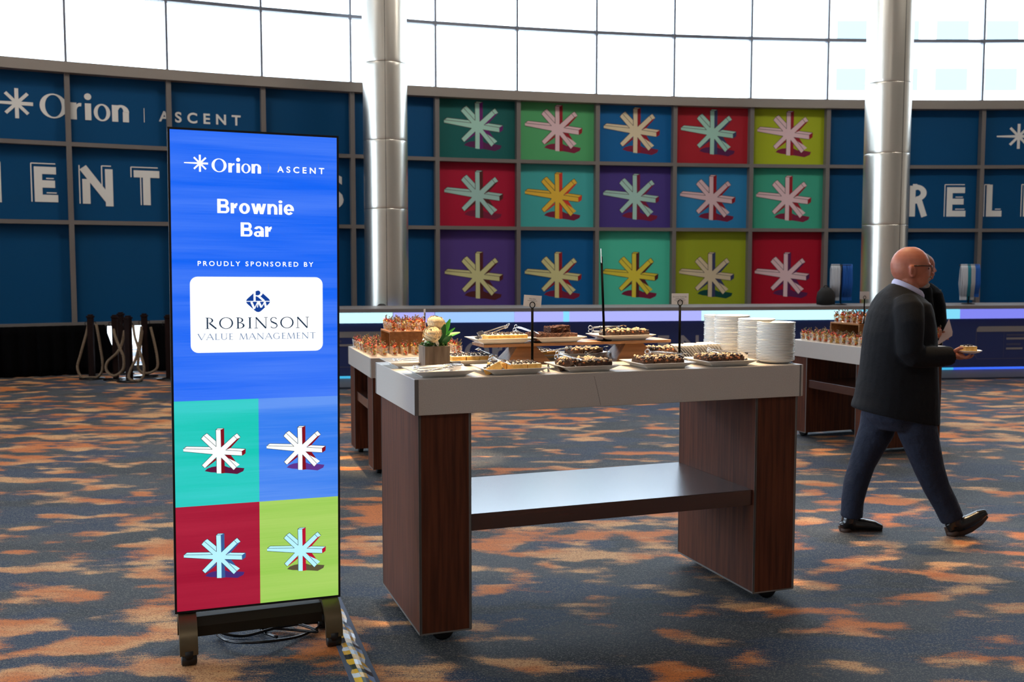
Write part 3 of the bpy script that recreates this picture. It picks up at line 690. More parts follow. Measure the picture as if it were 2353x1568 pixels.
# ================================================================== BUFFET TABLES
def build_table(label, M, L, D, Z, leg=.225):
    t = thing('buffet_table', label, 'table', M=M)
    G().box(0, L, 0, D, Z - .15, Z).build('tabletop', STONE, t, .0025)
    for e in ((0, .017, -.0015, 0), (L - .02, L - .012, -.0015, 0), (-.0015, 0, D - .02, D - .013)): G().box(*e, Z - .149, Z - .001).build('edge_strip', EDGE, t)
    y0, y1 = .016, D - .04
    for a, b in ((.02, .02 + leg), (L - .02 - leg, L - .02)):
        lp = G().box(a, b, y0, y1, .05, Z - .15).build('leg_panel', WOOD, t, .002)
        g = G()
        for x in (a, b):
            for y in (y0, y1): g.box(x - .0015, x + .0015 + (.006 if x == a else 0), y - .0015, y + .0015, .05, Z - .152)
        g.box(b - .009, b + .0015, y0 - .0015, y0, .05, Z - .152).box(a - .0015, a + .009, y0 - .0015, y0, .05, Z - .152)
        g.box(a - .002, a + .001, y0, y1, .047, .055).box(a, b, y0 - .002, y0, .047, .053)
        g.build('edging', EDGE, lp)
        for y in (y0 + .06, y1 - .06):
            x = (a + b) / 2
            g = G().tube([(x, y - .02, .05), (x, y - .016, .05), (x, y + .016, .05), (x, y + .02, .05)], [.042, .05, .05, .042], 24)
            g.box(x - .03, x + .03, y - .02, y + .02, .07, .11)
            g.build('caster', BLACK, t)
    G().box(.02 + leg, L - .02 - leg, .03, y1, .47, .543).build('shelf', SHELFM, t, .002)
    return t
th = math.radians(19.49); TM = frame((-.399, 4.08, 0), (math.cos(th), math.sin(th), 0)); TZ = 1.13
build_table('tall walnut buffet table with thick grey top carrying the brownies, in the foreground', TM, 1.88, .777, TZ)
T2 = frame((-1.406, 8.586, 0), (.299, -.954, 0)); T3 = frame((2.61, 9.40, 0), (.342, -.94, 0)); LZ = .9
build_table('lower walnut buffet table with fruit cups, behind the left end of the brownie table', T2, 1.17, .8, LZ)
build_table('lower walnut buffet table with fruit cups, behind the walking man', T3, 1.17, .765, LZ)
TI = TM.inverted()
g = G(); strk(g, lambda x, z, w: (x, -.0006, z), (.803, 1.115), (.835, .985), .0012, 0, 0)
_tb = [o for o in COL.objects if o.name == 'buffet_table'][0]; g.build('scratch', mat('dark_scratch', rgb(70, 64, 60), .7), _tb, fix=False)
def tp(u, v, z): return TM @ Vector((u, v, z))
def tuv(px, py, z): return TI @ atz(px, py, z)
def tframe(u, v, z, rz=0.0, tilt=None):
    M = TM @ Matrix.Translation((u, v, z)) @ Matrix.Rotation(rz, 4, 'Z')
    return M @ tilt if tilt is not None else M

# --- serving board on two wedge feet
BZ = 1.23
r = thing('serving_riser', 'long oak serving board on two wedge feet, on the brownie table', 'riser', M=tframe(.435, .42, TZ))
G().box(0, .97, 0, .185, .086, .10).build('board', BOARDW, r, .0015)
for x in (.225, .79):
    def rg(z, w, d): return [(x - w, .0925 - d, z), (x + w, .0925 - d, z), (x + w, .0925 + d, z), (x - w, .0925 + d, z)]
    o = G().rings([rg(0, .112, .085), rg(.012, .108, .083), rg(.086, .045, .05)], 0, False).build('wedge_foot', BOARDW, r)
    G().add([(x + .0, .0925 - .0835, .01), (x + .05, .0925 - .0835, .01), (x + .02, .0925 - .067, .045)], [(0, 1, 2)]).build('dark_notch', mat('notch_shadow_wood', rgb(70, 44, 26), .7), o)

# --- rectangular platters
def rr3(w, d, z, r=.005): return [(x, y, z) for x, y in rrect(-w / 2, w / 2, -d / 2, d / 2, r, 3)]
platter0 = None
def platter(u, v, z, label, w=1.0, d=1.0):
    global platter0
    M = tframe(u, v, z)
    if platter0 is None:
        W, D = .27, .25
        g = G().rings([rr3(W - .09, D - .08, 0), rr3(W - .08, D - .07, .001), rr3(W - .076, D - .066, .006), rr3(W - .012, D - .012, .023), rr3(W, D, .0255), rr3(W, D, .0275), rr3(W - .008, D - .008, .0275), rr3(W - .075, D - .07, .0105), rr3(W - .10, D - .095, .0095)], 0, True)
        platter0 = g.build('platter', WHITE); platter0.matrix_world = M; o = platter0
    else:
        o = platter0.copy(); COL.objects.link(o); o.matrix_world = M
    o.scale = (w, d, 1)
    return tag(o, label, 'plate', 'white rectangular platters on the brownie table')
# --- bakes
BL_B = mat('blondie_cake', rgb(238, 196, 112), .75, noise=(60, rgb(214, 164, 84), (1, 1, 1)))
BL_T = mat('cream_icing', rgb(246, 232, 208), .5)
CRUMB = mat('dark_cookie_crumb', rgb(38, 20, 18), .55, coat=.2)
BR_B = mat('dark_brownie', rgb(36, 20, 15), .85, noise=(70, rgb(58, 34, 24), (1, 1, 1)))
MALLOW = mat('mini_marshmallow', rgb(206, 180, 146), .75)
CHIP = mat('chocolate_chunk', rgb(46, 24, 18), .35, coat=.2)
CARA = mat('caramel', rgb(122, 66, 30), .45)
CRISP = mat('crispy_chocolate', rgb(92, 54, 38), .8, noise=(90, rgb(54, 30, 22), (1, 1, 1)), bump=(120, .9, .004))
def rough(sx, sy, sz, amp, seed, nx=6, ny=6, nz=3):
    rnd = random.Random(seed); bm = bmesh.new(); idx = {}
    g = G()
    def P(i, j, k): return ((i / nx - .5) * sx, (j / ny - .5) * sy, k / nz * sz)
    def V(i, j, k):
        if (i, j, k) not in idx:
            p = P(i, j, k); idx[(i, j, k)] = len(g.v)
            g.v.append(tuple(c + rnd.uniform(-amp, amp) * (0 if (a == 2 and k == 0) else 1) for a, c in enumerate(p)))
        return idx[(i, j, k)]
    def F(a): g.f.append(a); g.m.append(0); g.sm.append(False)
    for i in range(nx):
        for j in range(ny): F([V(i, j, nz), V(i + 1, j, nz), V(i + 1, j + 1, nz), V(i, j + 1, nz)]); F([V(i, j, 0), V(i, j + 1, 0), V(i + 1, j + 1, 0), V(i + 1, j, 0)])
        for k in range(nz): F([V(i, 0, k), V(i + 1, 0, k), V(i + 1, 0, k + 1), V(i, 0, k + 1)]); F([V(i, ny, k), V(i, ny, k + 1), V(i + 1, ny, k + 1), V(i + 1, ny, k)])
    for j in range(ny):
        for k in range(nz): F([V(0, j, k), V(0, j, k + 1), V(0, j + 1, k + 1), V(0, j + 1, k)]); F([V(nx, j, k), V(nx, j + 1, k), V(nx, j + 1, k + 1), V(nx, j, k + 1)])
    bm.free(); return g
PS = dict(blondie=(.064, .078), rocky=(.052, .058), turtle=(.05, .062), crispy=(.105, .075))
protos = {}
def make_bake(kind, var):
    rnd = random.Random(kind + str(var)); sx, sy = PS[kind]
    r = bpy.data.objects.new(dict(blondie='blondie_square', rocky='rocky_road_brownie', turtle='nut_brownie', crispy='crispy_brownie')[kind], None); COL.objects.link(r); r.empty_display_size = .02
    if kind == 'blondie':
        rough(sx, sy, .029, .0006, var).build('cake', BL_B, r, .0015)
        G().box(-sx / 2 + .002, sx / 2 - .002, -sy / 2 + .002, sy / 2 - .002, .0285, .031).build('icing', BL_T, r)
        g = G()
        for _ in range(46):
            x, y = rnd.uniform(-.46, .46) * sx, rnd.uniform(-.40, .47) * sy
            g.ball((x, y, .0325 + rnd.uniform(0, .0035)), (rnd.uniform(.0022, .0042),) * 2 + (rnd.uniform(.002, .0036),), 6, 0, jit=.25)
        g.build('crumbs', CRUMB, r)['kind'] = 'stuff'
    elif kind in ('rocky', 'turtle'):
        rough(sx, sy, .028, .0022, var + 9).build('cake', BR_B, r)
        gm, gc, gk = G(), G(), G()
        for _ in range(12 if kind == 'rocky' else 7):
            x, y = rnd.uniform(-.44, .44) * sx, rnd.uniform(-.44, .44) * sy; d = Vector((rnd.uniform(-1, 1), rnd.uniform(-1, 1), rnd.uniform(-.6, .6))).normalized() * .0055
            c = Vector((x, y, .031 + rnd.uniform(0, .008))); rr = rnd.uniform(.0042, .006)
            gm.tube([c - d, c - d * .8, c + d * .8, c + d], [rr * .75, rr, rr, rr * .75], 8)
        for _ in range(20):
            gc.ball((rnd.uniform(-.46, .46) * sx, rnd.uniform(-.46, .46) * sy, .030 + rnd.uniform(0, .007)), rnd.uniform(.004, .0065), 6, 0, jit=.3)
        for _ in range(4):
            gk.ball((rnd.uniform(-.48, .48) * sx, rnd.uniform(-.5, .1) * sy, .020 + rnd.uniform(0, .01)), (.009, .007, .006), 7, 0, jit=.25)
        gm.build('marshmallows', MALLOW, r)['kind'] = 'stuff'; gc.build('chocolate_chunks', CHIP, r)['kind'] = 'stuff'; gk.build('caramel', CARA, r)['kind'] = 'stuff'
    else:
        rough(sx, sy, .030, .0022, var + 30, 12, 9, 5).build('crispy_body', CRISP, r)
        g = G()
        for _ in range(70): g.ball((rnd.uniform(-.47, .47) * sx, rnd.uniform(-.47, .47) * sy, .030 + rnd.uniform(-.001, .002)), (.004, .0028, .0025), 6, 0, jit=.25)
        g.build('crisped_rice_top', CRISP, r)['kind'] = 'stuff'
    return r
BN = dict(blondie='blondie', rocky='brownie', turtle='brownie', crispy='brownie')
def bake(kind, M, label, group):
    var = random.randrange(3); key = (kind, var)
    if key not in protos:
        protos[key] = make_bake(kind, var); o = protos[key]; o.matrix_world = M
    else: o = dup(protos[key], M=M)
    return tag(o, label, BN[kind], group)
def tray(kind, u, v, z, cols, rows, label, group, dx=None, dy=None, ox=0, oy=0, skip=()):
    sx, sy = PS[kind]; dx = dx or sx + .002; dy = dy or sy + .002
    for j in range(rows):
        for i in range(cols):
            if (i, j) in skip: continue
            bake(kind, tframe(u + ox + (i - (cols - 1) / 2) * dx, v + oy + (j - (rows - 1) / 2) * dy, z + .0115, random.uniform(-.05, .05)), label, group)
HT = .0115
platter(.142, .145, TZ, 'white rectangular platter of serving tongs at the front left corner of the brownie table')
platter(.458, .14, TZ, 'white platter of blondies in the front row beside the tong platter', 1.04)
tray('blondie', .468, .135, TZ, 3, 2, 'yellow blondie square with dark crumbs on the front row platter', 'blondies on the front row platter', ox=.012, skip=((0, 0),))
bake('blondie', tframe(.378, .095, TZ + .0125, 1.25, Matrix.Rotation(-.5, 4, 'X')), 'cut blondie square lifted on its side by tongs at the front left of its platter', None)
platter(.805, .14, TZ, 'white platter of marshmallow brownies in the front row, left of centre foot of the board')
tray('rocky', .81, .135, TZ, 4, 3, 'dark marshmallow brownie on the front platter between the two tall card stands', 'brownies on the front platter between the card stands', dx=.049, skip=((0, 0),))
bake('rocky', tframe(.718, .10, TZ + .014, .9, Matrix.Rotation(-.55, 4, 'X')), 'marshmallow brownie tipped up by tongs at the left end of its platter', None)
platter(1.182, .14, TZ, 'white platter of nut brownies in front of the right card stand')
tray('turtle', 1.182, .135, TZ, 4, 2, 'dark nut brownie on the platter in front of the right card stand', 'nut brownies in front of the right card stand', dx=.0515)
platter(1.513, .14, TZ, 'white platter of nut brownies in front of the plate stacks')
tray('turtle', 1.505, .135, TZ, 4, 2, 'dark nut brownie on the platter in front of the plate stacks', 'nut brownies in front of the plate stacks', dx=.049)
platter(.135, .56, TZ, 'white platter holding tongs behind the flower box')
platter(.412, .56, TZ, 'white platter of blondies behind the front row, between flower box and left wedge foot', .98)
tray('blondie', .402, .565, TZ, 3, 2, 'yellow blondie square with crumbs on the platter right of the flower box', 'blondies right of the flower box')
platter(.79, .685, TZ, 'white platter of blondies in the back row under the oak board', .9, .7)
tray('blondie', .79, .685, TZ, 3, 2, 'yellow blondie square on the back platter right of the left wedge foot', 'blondies on the back platter under the board')
platter(1.05, .685, TZ, 'white platter of marshmallow brownies in the back row left of the right wedge foot', .9, .7)
tray('rocky', 1.05, .685, TZ, 3, 2, 'marshmallow brownie on the back platter left of the right wedge foot', 'brownies on the back platter left of the right wedge foot')
platter(1.42, .60, TZ, 'white platter of brownies behind the fanned napkins', .85)
tray('rocky', 1.44, .60, TZ, 3, 2, 'marshmallow brownie on the back platter behind the fanned napkins', 'brownies behind the napkins')
platter(.535, .50, BZ, 'white platter of blondies on the left end of the oak board', 1.05, .8)
tray('blondie', .555, .50, BZ, 3, 2, 'yellow blondie square with dark crumbs on the left end of the oak board', 'blondies on the oak board', dy=.07)
platter(.815, .50, BZ + .0, 'white platter of crispy brownies in the middle of the oak board', .96, .8)
tray('crispy', .80, .50, BZ, 2, 2, 'crispy chocolate brownie slab on the oak board, lower layer', 'crispy brownies on the oak board', dx=.103)
bake('crispy', tframe(.83, .50, BZ + HT + .032, .12, Matrix.Rotation(-.06, 4, 'Y')), 'crispy chocolate brownie slab lying on top of the crispy pile', None)
platter(1.175, .515, BZ, 'white platter of marshmallow brownies on the right half of the oak board', 1.08, .8)
tray('rocky', 1.195, .515, BZ, 4, 2, 'marshmallow brownie on the platter on the right half of the oak board', 'brownies on the oak board', dy=.07)

# --- serving tongs
tong0 = None
def tong(a, b, label, roll=0.0):
    """a: spring end, b: paddle tips (u, v, z on the brownie table)"""
    global tong0
    a, b = tp(*a), tp(*b); M = frame(a, b - a) @ Matrix.Rotation(roll, 4, 'X'); s = (b - a).length / .2
    if tong0 is None:
        r = bpy.data.objects.new('serving_tongs', None); COL.objects.link(r); r.empty_display_size = .02
        for sg in (-1, 1):
            pts = [(.004, sg * .004, 0), (.012, sg * .011, 0), (.05, sg * .014, 0), (.11, sg * .016, 0), (.165, sg * .019, 0)]
            arm = G().tube(pts, [.0045, .0055, .006, .005, .004], 8, flat=.35).build('arm', STEEL, r)
            pg = [[(.16 + .04 * k / 5, sg * (.019 + .005 * math.sin(k / 5 * PI)) + e, z) for e, z in ((-.001, -.012), (.001, -.012), (.001, .012), (-.001, .012))] for k in range(6)]
            G().rings(pg, 0, False).build('paddle', STEEL, arm)
            G().tube([(-.008 + .011 * math.cos(q), sg * .010 + .011 * math.sin(q), .0) for q in [2 * PI * i / 14 for i in range(14)]], .0024, 6, closed=True).build('finger_ring', STEEL, arm)
        tong0 = r
        o = r
    else: o = dup(tong0)
    o.matrix_world = M @ Matrix.Scale(s, 4)
    return tag(o, label, 'tongs', 'steel serving tongs on the brownie table')
z = TZ
tong((.58, .53, BZ + .075), (.415, .47, BZ + .035), 'steel tongs with two finger rings lying over the blondies on the oak board', .7)
tong((.655, .60, BZ + .06), (.70, .44, BZ + .03), 'steel tongs between the blondies and the crispy brownies on the oak board', 1.2)
tong((1.04, .56, BZ + .05), (1.20, .50, BZ + .05), 'steel tongs resting on the left end of the brownies on the oak board', 1.3)
tong((.39, .19, z + .055), (.425, .05, z + .03), 'steel tongs gripping the cut blondie on the front platter', 1.3)
tong((.72, .22, z + .06), (.77, .06, z + .03), 'steel tongs gripping the tipped brownie between the two card stands', 1.3)
tong((1.19, .24, z + .05), (1.33, .10, z + .035), 'steel tongs at the right end of the nut brownies before the card stand', 1.4)
tong((1.50, .20, z + .062), (1.645, .11, z + .035), 'steel tongs lying across the nut brownies in front of the plate stacks', .4)
tong((.93, .62, z + .055), (.72, .58, z + .03), 'steel tongs under the oak board left of the middle brownies', .3)
tong((1.0, .52, z + .03), (1.13, .56, z + .05), 'steel tongs on the back brownies under the oak board', 1.3)
tong((.52, .50, z + .03), (.47, .64, z + .05), 'steel tongs beside the left wedge foot of the oak board', 1.2)
tong((.615, .09, z + .018), (.67, .26, z + .015), 'steel tongs lying on the table between the two front platters', 0)
tong((.055, .55, z + .03), (.235, .56, z + .03), 'steel tongs on the platter behind the flower box', .2)
tong((.25, .60, z + .04), (.295, .48, z + .035), 'steel tongs leaning between flower box and the blondies beside it', 1.2)
tong((.055, .17, z + .032), (.235, .12, z + .04), 'steel tongs on the front left platter, upper of the pile', .3)
tong((.06, .12, z + .022), (.22, .19, z + .022), 'steel tongs on the front left platter, lower of the pile', 0)
sp = thing('serving_spoon', 'steel serving spoon on the front left platter among the tongs', 'spoon', M=tframe(.07, .09, z + .022, .18))
G().tube([(0, 0, 0), (.05, 0, .004), (.10, 0, .014), (.12, 0, .014)], [.005, .004, .004, .008], 8, flat=.4).build('handle', STEEL, sp)
G().ball((.148, 0, .02), (.032, .022, .006), 14).build('bowl', STEEL, sp)

# --- card stands
STANDB = mat('stand_black', rgb(4, 4, 5), .7, spec=.03)
PAPER, INK = mat('white_card', rgb(226, 220, 214), .6), mat('grey_ink', rgb(110, 106, 108), .6)
def card_stand(M, h, label, title=None, lines=2, cardrot=0.0, cardroll=0.0, lean=0.0, cw=.082, chh=.053):
    r = thing('card_stand', label, 'card stand', M=M @ Matrix.Rotation(lean, 4, 'Y'))
    G().lathe([(.036, 0), (.037, .003), (.01, .006)], 24).build('base', STANDB, r)
    G().cyl((0, 0, .004), (0, 0, h - .02), .0058, n=12).build('pole', STANDB, r)
    Mr = Matrix.Translation((0, 0, h)) @ Matrix.Rotation(cardrot, 4, 'Z')
    G().tube([(.0115 * math.cos(q), 0, .0135 * math.sin(q) - .006) for q in [2 * PI * i / 24 for i in range(24)]], .0020, 6, closed=True, M=Mr @ Matrix.Translation((0, -.003, 0))).build('clip_ring', STANDB, r)
    g = G(); K = Mr @ Matrix.Rotation(cardroll, 4, 'Y') @ Matrix.Translation((0, .001, .012))
    g.box(-cw / 2, cw / 2, 0, .0008, -chh / 2, chh / 2, 0)
    fc = lambda x, zz, w: (x, -w, zz)
    if title:
        put_text(g, fc, title, -len(title) * .0019, len(title) * .0019, .007, .0135, .0003, 1)
        for i in range(lines):
            ww = (.022, .027, .02)[i]
            zz = .0 - i * .007
            for q in range(9): g.poly([fc(x, y, .0003) for x, y in [(-ww + q * ww / 4.5, zz), (-ww + (q + .72) * ww / 4.5, zz), (-ww + (q + .72) * ww / 4.5, zz + .0022), (-ww + q * ww / 4.5, zz + .0022)]], 1)
    g.build('card', [PAPER, INK], r, M=K)
    return r
q = tuv(1237, 846, TZ); card_stand(tframe(q.x, .345, TZ), .29, 'black card stand with a tilted Blondies card, left of the crispy brownies', 'Blondies', 1, -th, .07)
card_stand(tframe(1.40, .325, TZ), .292, 'black card stand with an upright white card, at the right end of the oak board', 'Brownie Turtle Bar', 3, -th, 0.0)
card_stand(tframe(1.06, .455, BZ), .40, 'tall black card stand seen edge-on, on the oak board', None, 0, PI / 2 - .38, 0, -.045, .08, .07)

# --- napkins fanned out
NAP = mat('beige_napkin', rgb(252, 248, 240), .85)
nap0 = None
for i in range(22):
    M = tframe(1.475 + .0085 * i, .39 - .002 * i, TZ, math.radians(-18 + 26 * ((i % 7) / 6.0))) @ Matrix.Rotation(math.radians(-44 + i * .5), 4, 'Y')
    if nap0 is None:
        nap0 = G().box(0, .0016, -.058, .058, 0, .1).box(.0018, .0034, -.058, .058, 0, .1).build('paper_napkin', NAP); o = nap0
    else: o = nap0.copy(); COL.objects.link(o)
    o.matrix_world = M; tag(o, 'folded beige paper napkin in the fan between the right card stand and the plates', 'napkin', 'fanned paper napkins')

# --- stacked round plates
side0 = None
def stack(px, py, Y, n, label):
    global side0
    p = at(px, py, Y)
    for i in range(n):
        q = Vector((p.x + random.uniform(-.0015, .0015), p.y + random.uniform(-.0015, .0015), TZ + i * .0074))
        if side0 is None:
            side0 = G().lathe([(.002, .001), (.052, .0), (.056, .002), (.07, .004), (.0885, .0145), (.0905, .0165), (.090, .0185), (.087, .0185), (.068, .0085), (.054, .0065), (.002, .0065)], 48).build('round_plate', WHITE); o = side0
        else: o = side0.copy(); COL.objects.link(o)
        o.location = q; o.rotation_euler = (0, 0, random.uniform(0, 6))
        tag(o, label, 'plate', 'stacked round white plates')
stack(1782, 800, 4.80, 25, 'round white plate in the nearest stack at the right end of the brownie table')
stack(1737, 800, 4.95, 26, 'round white plate in the stack partly hidden behind the nearest stack')
stack(1681, 800, 5.14, 27, 'round white plate in the tallest looking stack, second from the left')
stack(1656, 800, 5.325, 26, 'round white plate in the leftmost and farthest stack')

# --- flower box
GREYW = wood_mat('weathered_grey_wood', rgb(112, 100, 90), rgb(78, 66, 58), .75, (10, 10, 1.2))
r = thing('flower_box', 'weathered square wooden box with two cream flowers and green leaves, on the brownie table', 'planter', M=tframe(.135, .345, TZ, 0))
fb, wl = .115, .011
g = G().box(0, fb, 0, wl, 0, .105).box(0, fb, fb - wl, fb, 0, .105).box(0, wl, wl, fb - wl, 0, .105).box(fb - wl, fb, wl, fb - wl, 0, .105).box(wl, fb - wl, wl, fb - wl, 0, .01)
g.build('box', GREYW, r, .001)
MOSS = mat('green_moss', rgb(54, 92, 30), .9, noise=(60, rgb(30, 60, 16), (1, 1, 1)))
g = G(); g.box(wl, fb - wl, wl, fb - wl, .085, .1)
for i in range(320):
    x, y = random.uniform(.006, fb - .006), random.uniform(.006, fb - .006); hh = .026 * (1 - ((x - fb / 2) ** 2 + (y - fb / 2) ** 2) / (fb * fb / 2))
    g.ball((x, y, .103 + random.uniform(.2, 1) * max(hh, .002)), random.uniform(.0032, .0058), 6, 0, jit=.35)
g.build('moss', MOSS, r)['kind'] = 'stuff'
PET = mat('cream_petal', rgb(238, 218, 180), .75); PETW = mat('white_petal', rgb(236, 230, 214), .75)
def petal(g, M, L, W, curl, mi=0):
    rows = []
    for i in range(6):
        t = i / 5; w = W * math.sin(PI * (0.12 + .80 * t)) * (1 - .12 * t); x = L * t; zc = curl * t * t * L
        rows.append([(x, -w, zc + .25 * w), (x, 0, zc), (x, w, zc + .25 * w)])
    vs = [p for r_ in rows for p in r_]; fs = []
    for i in range(5):
        for j in range(2): a = i * 3 + j; fs.append((a, a + 1, a + 4, a + 3))
    g.add(vs, fs, mi, True, M)
def flower(c, R, facing, name, loose=0):
    g = G(); B = Vector(facing).to_track_quat('Z', 'Y').to_matrix().to_4x4(); B.translation = Vector(c); rnd = random.Random(3 + loose)
    N = 90
    for i in range(N):                                   # cupped petals laid over a ball, outer ones first
        t = i / (N - 1); az = i * 2.39996; tip = math.radians(82 * (1 - t) ** .75 + 3); root = min(tip + math.radians(48), PI * .8)
        rad = R * (1.0 - .22 * t) * rnd.uniform(.94, 1.05); hw = rnd.uniform(.30, .42) * (1 + .6 * t); vs = []
        for a in range(5):
            q = a / 4; ph = root + (tip - root) * q; rr = rad * (1 + .10 * max(0, q - .55) / .45) * (1 + .02 * math.sin(7 * az))
            for b in range(5):
                u = (b - 2) / 2; al = az + u * hw * (math.sin(PI * (.25 + .6 * q))) / max(.35, math.sin(ph)); r2 = rr * (1 - .05 * u * u * (1 if b != 2 else 0)) + R * .012 * math.sin(5 * u + i)
                vs.append((r2 * math.sin(ph) * math.cos(al), r2 * math.sin(ph) * math.sin(al), r2 * math.cos(ph) * .86))
        g.add(vs, [(a * 5 + b, a * 5 + b + 1, a * 5 + b + 6, a * 5 + b + 5) for a in range(4) for b in range(4)], 0, True, B)
    for i in range(loose):
        a = 2.3 + i * .5
        M = B @ Matrix.Translation((0, 0, -.35 * R)) @ Matrix.Rotation(a, 4, 'Z') @ Matrix.Translation((.5 * R, 0, 0)) @ Matrix.Rotation(.35, 4, 'Y')
        petal(g, M, R * .95, R * .2, -.3, 1)
    return g.build(name, [PET, PETW], r)
flower((.064, .05, .208), .040, (.1, -.35, 1), 'flower')
flower((.040, .02, .160), .042, (-.45, -.8, .75), 'flower', 7)
LEAF = mat('leaf_green', rgb(52, 140, 48), .45); LEAFD = mat('leaf_dark', rgb(22, 92, 36), .45)
for (bx, by, bz), (dx, dy, dz), L, W, m in [((.075, .03, .12), (.25, -.2, .9), .085, .017, LEAFD), ((.07, .06, .13), (.15, .05, .95), .09, .015, LEAF), ((.085, .05, .13), (.42, .0, .8), .105, .015, LEAF),
        ((.095, .05, .135), (.95, -.1, .42), .085, .016, LEAF), ((.10, .06, .14), (.85, .1, .62), .075, .007, LEAF), ((.085, .02, .115), (.5, -.55, .55), .06, .013, LEAFD), ((.05, .015, .115), (-.65, -.5, .25), .06, .013, LEAFD)]:
    g = G(); D = Vector((dx, dy, dz)).normalized(); M = frame((bx, by, bz), D, ez=(0.1, -.9, .35) if dz > .5 else (0, -.5, .9)); petal(g, M, L, W, -.12); g.build('leaf', m, r)
G().tube([(.06, .05, .09), (.064, .05, .2)], .002, 6).tube([(.05, .04, .09), (.042, .03, .15)], .002, 6).build('stems', mat('stem', rgb(90, 110, 60), .7), r)

# ================================================================== FRUIT CUPS
CUPG = glass('clear_plastic', (.97, .96, .94, 1), .025, .05)
FR = [mat('fruit_' + n, rgb(*c), .35, coat=.15) for n, c in dict(orange=(240, 128, 40), red=(222, 62, 36), yellow=(240, 196, 92), cream=(240, 216, 168), green=(120, 134, 60), plum=(96, 30, 40)).items()]
PICK = mat('grape_brown', rgb(110, 66, 50), .45); PICKG = mat('herb_green', rgb(112, 116, 66), .6)
cup0 = []
for v in range(5):
    rnd = random.Random(40 + v)
    r = bpy.data.objects.new('fruit_cup', None); COL.objects.link(r); r.empty_display_size = .02
    G().lathe([(.021, 0), (.0225, .002), (.0325, .068), (.0335, .0685), (.0318, .0675), (.0215, .003)], 20).build('cup', CUPG, r)
    g = G()
    for i in range(30):
        zz = rnd.uniform(.008, .078); R = .019 + .0125 * min(zz, .066) / .068 - .008; a = rnd.uniform(0, 6.3); q = R * math.sqrt(rnd.random())
        wts = [3, 3, 3, 3, 1, 1] if v % 2 else [4, 2, 4, 3, 1, 0.5]
        g.ball((q * math.cos(a), q * math.sin(a), zz), (rnd.uniform(.007, .010), rnd.uniform(.006, .009), rnd.uniform(.006, .009)), 7, rnd.choices(range(6), wts)[0], jit=.15)
    for i in range(2):
        a = rnd.uniform(0, 6.3); d = Vector((math.cos(a), math.sin(a), 1.4)).normalized()
        g.tube([Vector((0, 0, .055)) + d * .012, Vector((0, 0, .058)) + d * .045], [.009, .003], 6, 1 if v != 3 else 2, flat=.4)
    g.build('fruit', FR, r)
    g = G(); a = rnd.uniform(0, 6.3); d = Vector((.35 * math.cos(a), .35 * math.sin(a), 1)).normalized(); b0 = Vector((0, 0, .06))
    g.tube([b0, b0 + d * .058], .0012, 5, 1)
    for i in range(9): g.ball(Vector((rnd.uniform(-.02, .02), rnd.uniform(-.02, .02), rnd.uniform(.066, .098))), (.005, .005, .006), 6, 0 if rnd.random() < .55 else 1, jit=.3)
    for i in range(4): g.ball(b0 + d * (.028 + .009 * i) + Vector((rnd.uniform(-.006, .006), rnd.uniform(-.006, .006), 0)), (.005, .005, .006), 6, 0 if rnd.random() < .6 else 1, jit=.2)
    g.build('skewer', [PICK, PICKG], r)
    cup0.append([r, False])
def cup(M, label, group):
    c = random.choice(cup0)
    if not c[1]: c[1] = True; o = c[0]; o.matrix_world = M
    else: o = dup(c[0], M=M)
    return tag(o, label, 'fruit cup', group)
def riser_box(M, label):
    r = thing('wooden_riser', label, 'riser', M=M); t_ = .012; L, D, Hh = .40, .315, .175
    for x in (0,): pass
    G().box(0, L, 0, D, Hh - t_, Hh).build('top_board', RISERW, r, .001)
    for a in (0, L - t_): G().box(a, a + t_, 0, D, 0, Hh - t_).build('side_board', RISERW, r, .001)
    G().box(t_, L - t_, D - t_, D, 0, Hh - t_).build('back_board', RISERW, r)
    return r
def cups_on(TMx, r0, place, x0, x1, y0, y1, skips):
    # riser with its open long side towards local -y; cups around it and on it
    rx, ry = r0
    riser_box(TMx @ Matrix.Translation((rx, ry, LZ)), 'open wooden box riser with fruit cups on top, on the %s' % place)
    nx = int((x1 - x0) / .083); ny = int((y1 - y0) / .083)
    for i in range(nx + 1):
        for j in range(ny + 1):
            x = x0 + i * .083 + random.uniform(-.006, .006); y = y0 + j * .083 + random.uniform(-.006, .006)
            if rx - .04 < x < rx + .44 and ry - .04 < y < ry + .36: continue
            if skips(x, y): continue
            cup(TMx @ Matrix.Translation((x, y, LZ)) @ Matrix.Rotation(random.uniform(0, 6.3), 4, 'Z'), 'clear cup of cut fruit with skewer, around the riser on the %s' % place, 'fruit cups around the riser on the %s' % place)
    for i in range(5):
        for j in range(4):
            cup(TMx @ Matrix.Translation((rx + .04 + i * .08, ry + .04 + j * .078, LZ + .175)) @ Matrix.Rotation(random.uniform(0, 6.3), 4, 'Z'), 'clear cup of cut fruit on top of the riser on the %s' % place, 'fruit cups on the riser on the %s' % place)
cups_on(T2, (.47, .20), 'left back table', .10, 1.02, .05, .78, lambda x, y: y > .60 and x < .3)
cups_on(T3, (.30, .22), 'right back table', .10, 1.06, .07, .76, lambda x, y: False)
def uprite(TMx, x, y, z):
    p = TMx @ Vector((x, y, z)); return Matrix.Translation(p)
card_stand(uprite(T2, .42, .58, LZ), .29, 'black card stand seen edge-on behind the flowers, on the left back table', None, 0, PI / 2 - .1)
card_stand(uprite(T3, .66, .30, LZ + .175), .24, 'small white card on a black stand among the cups on the right back table', None, 0, .05, 0, 0, .085, .07)

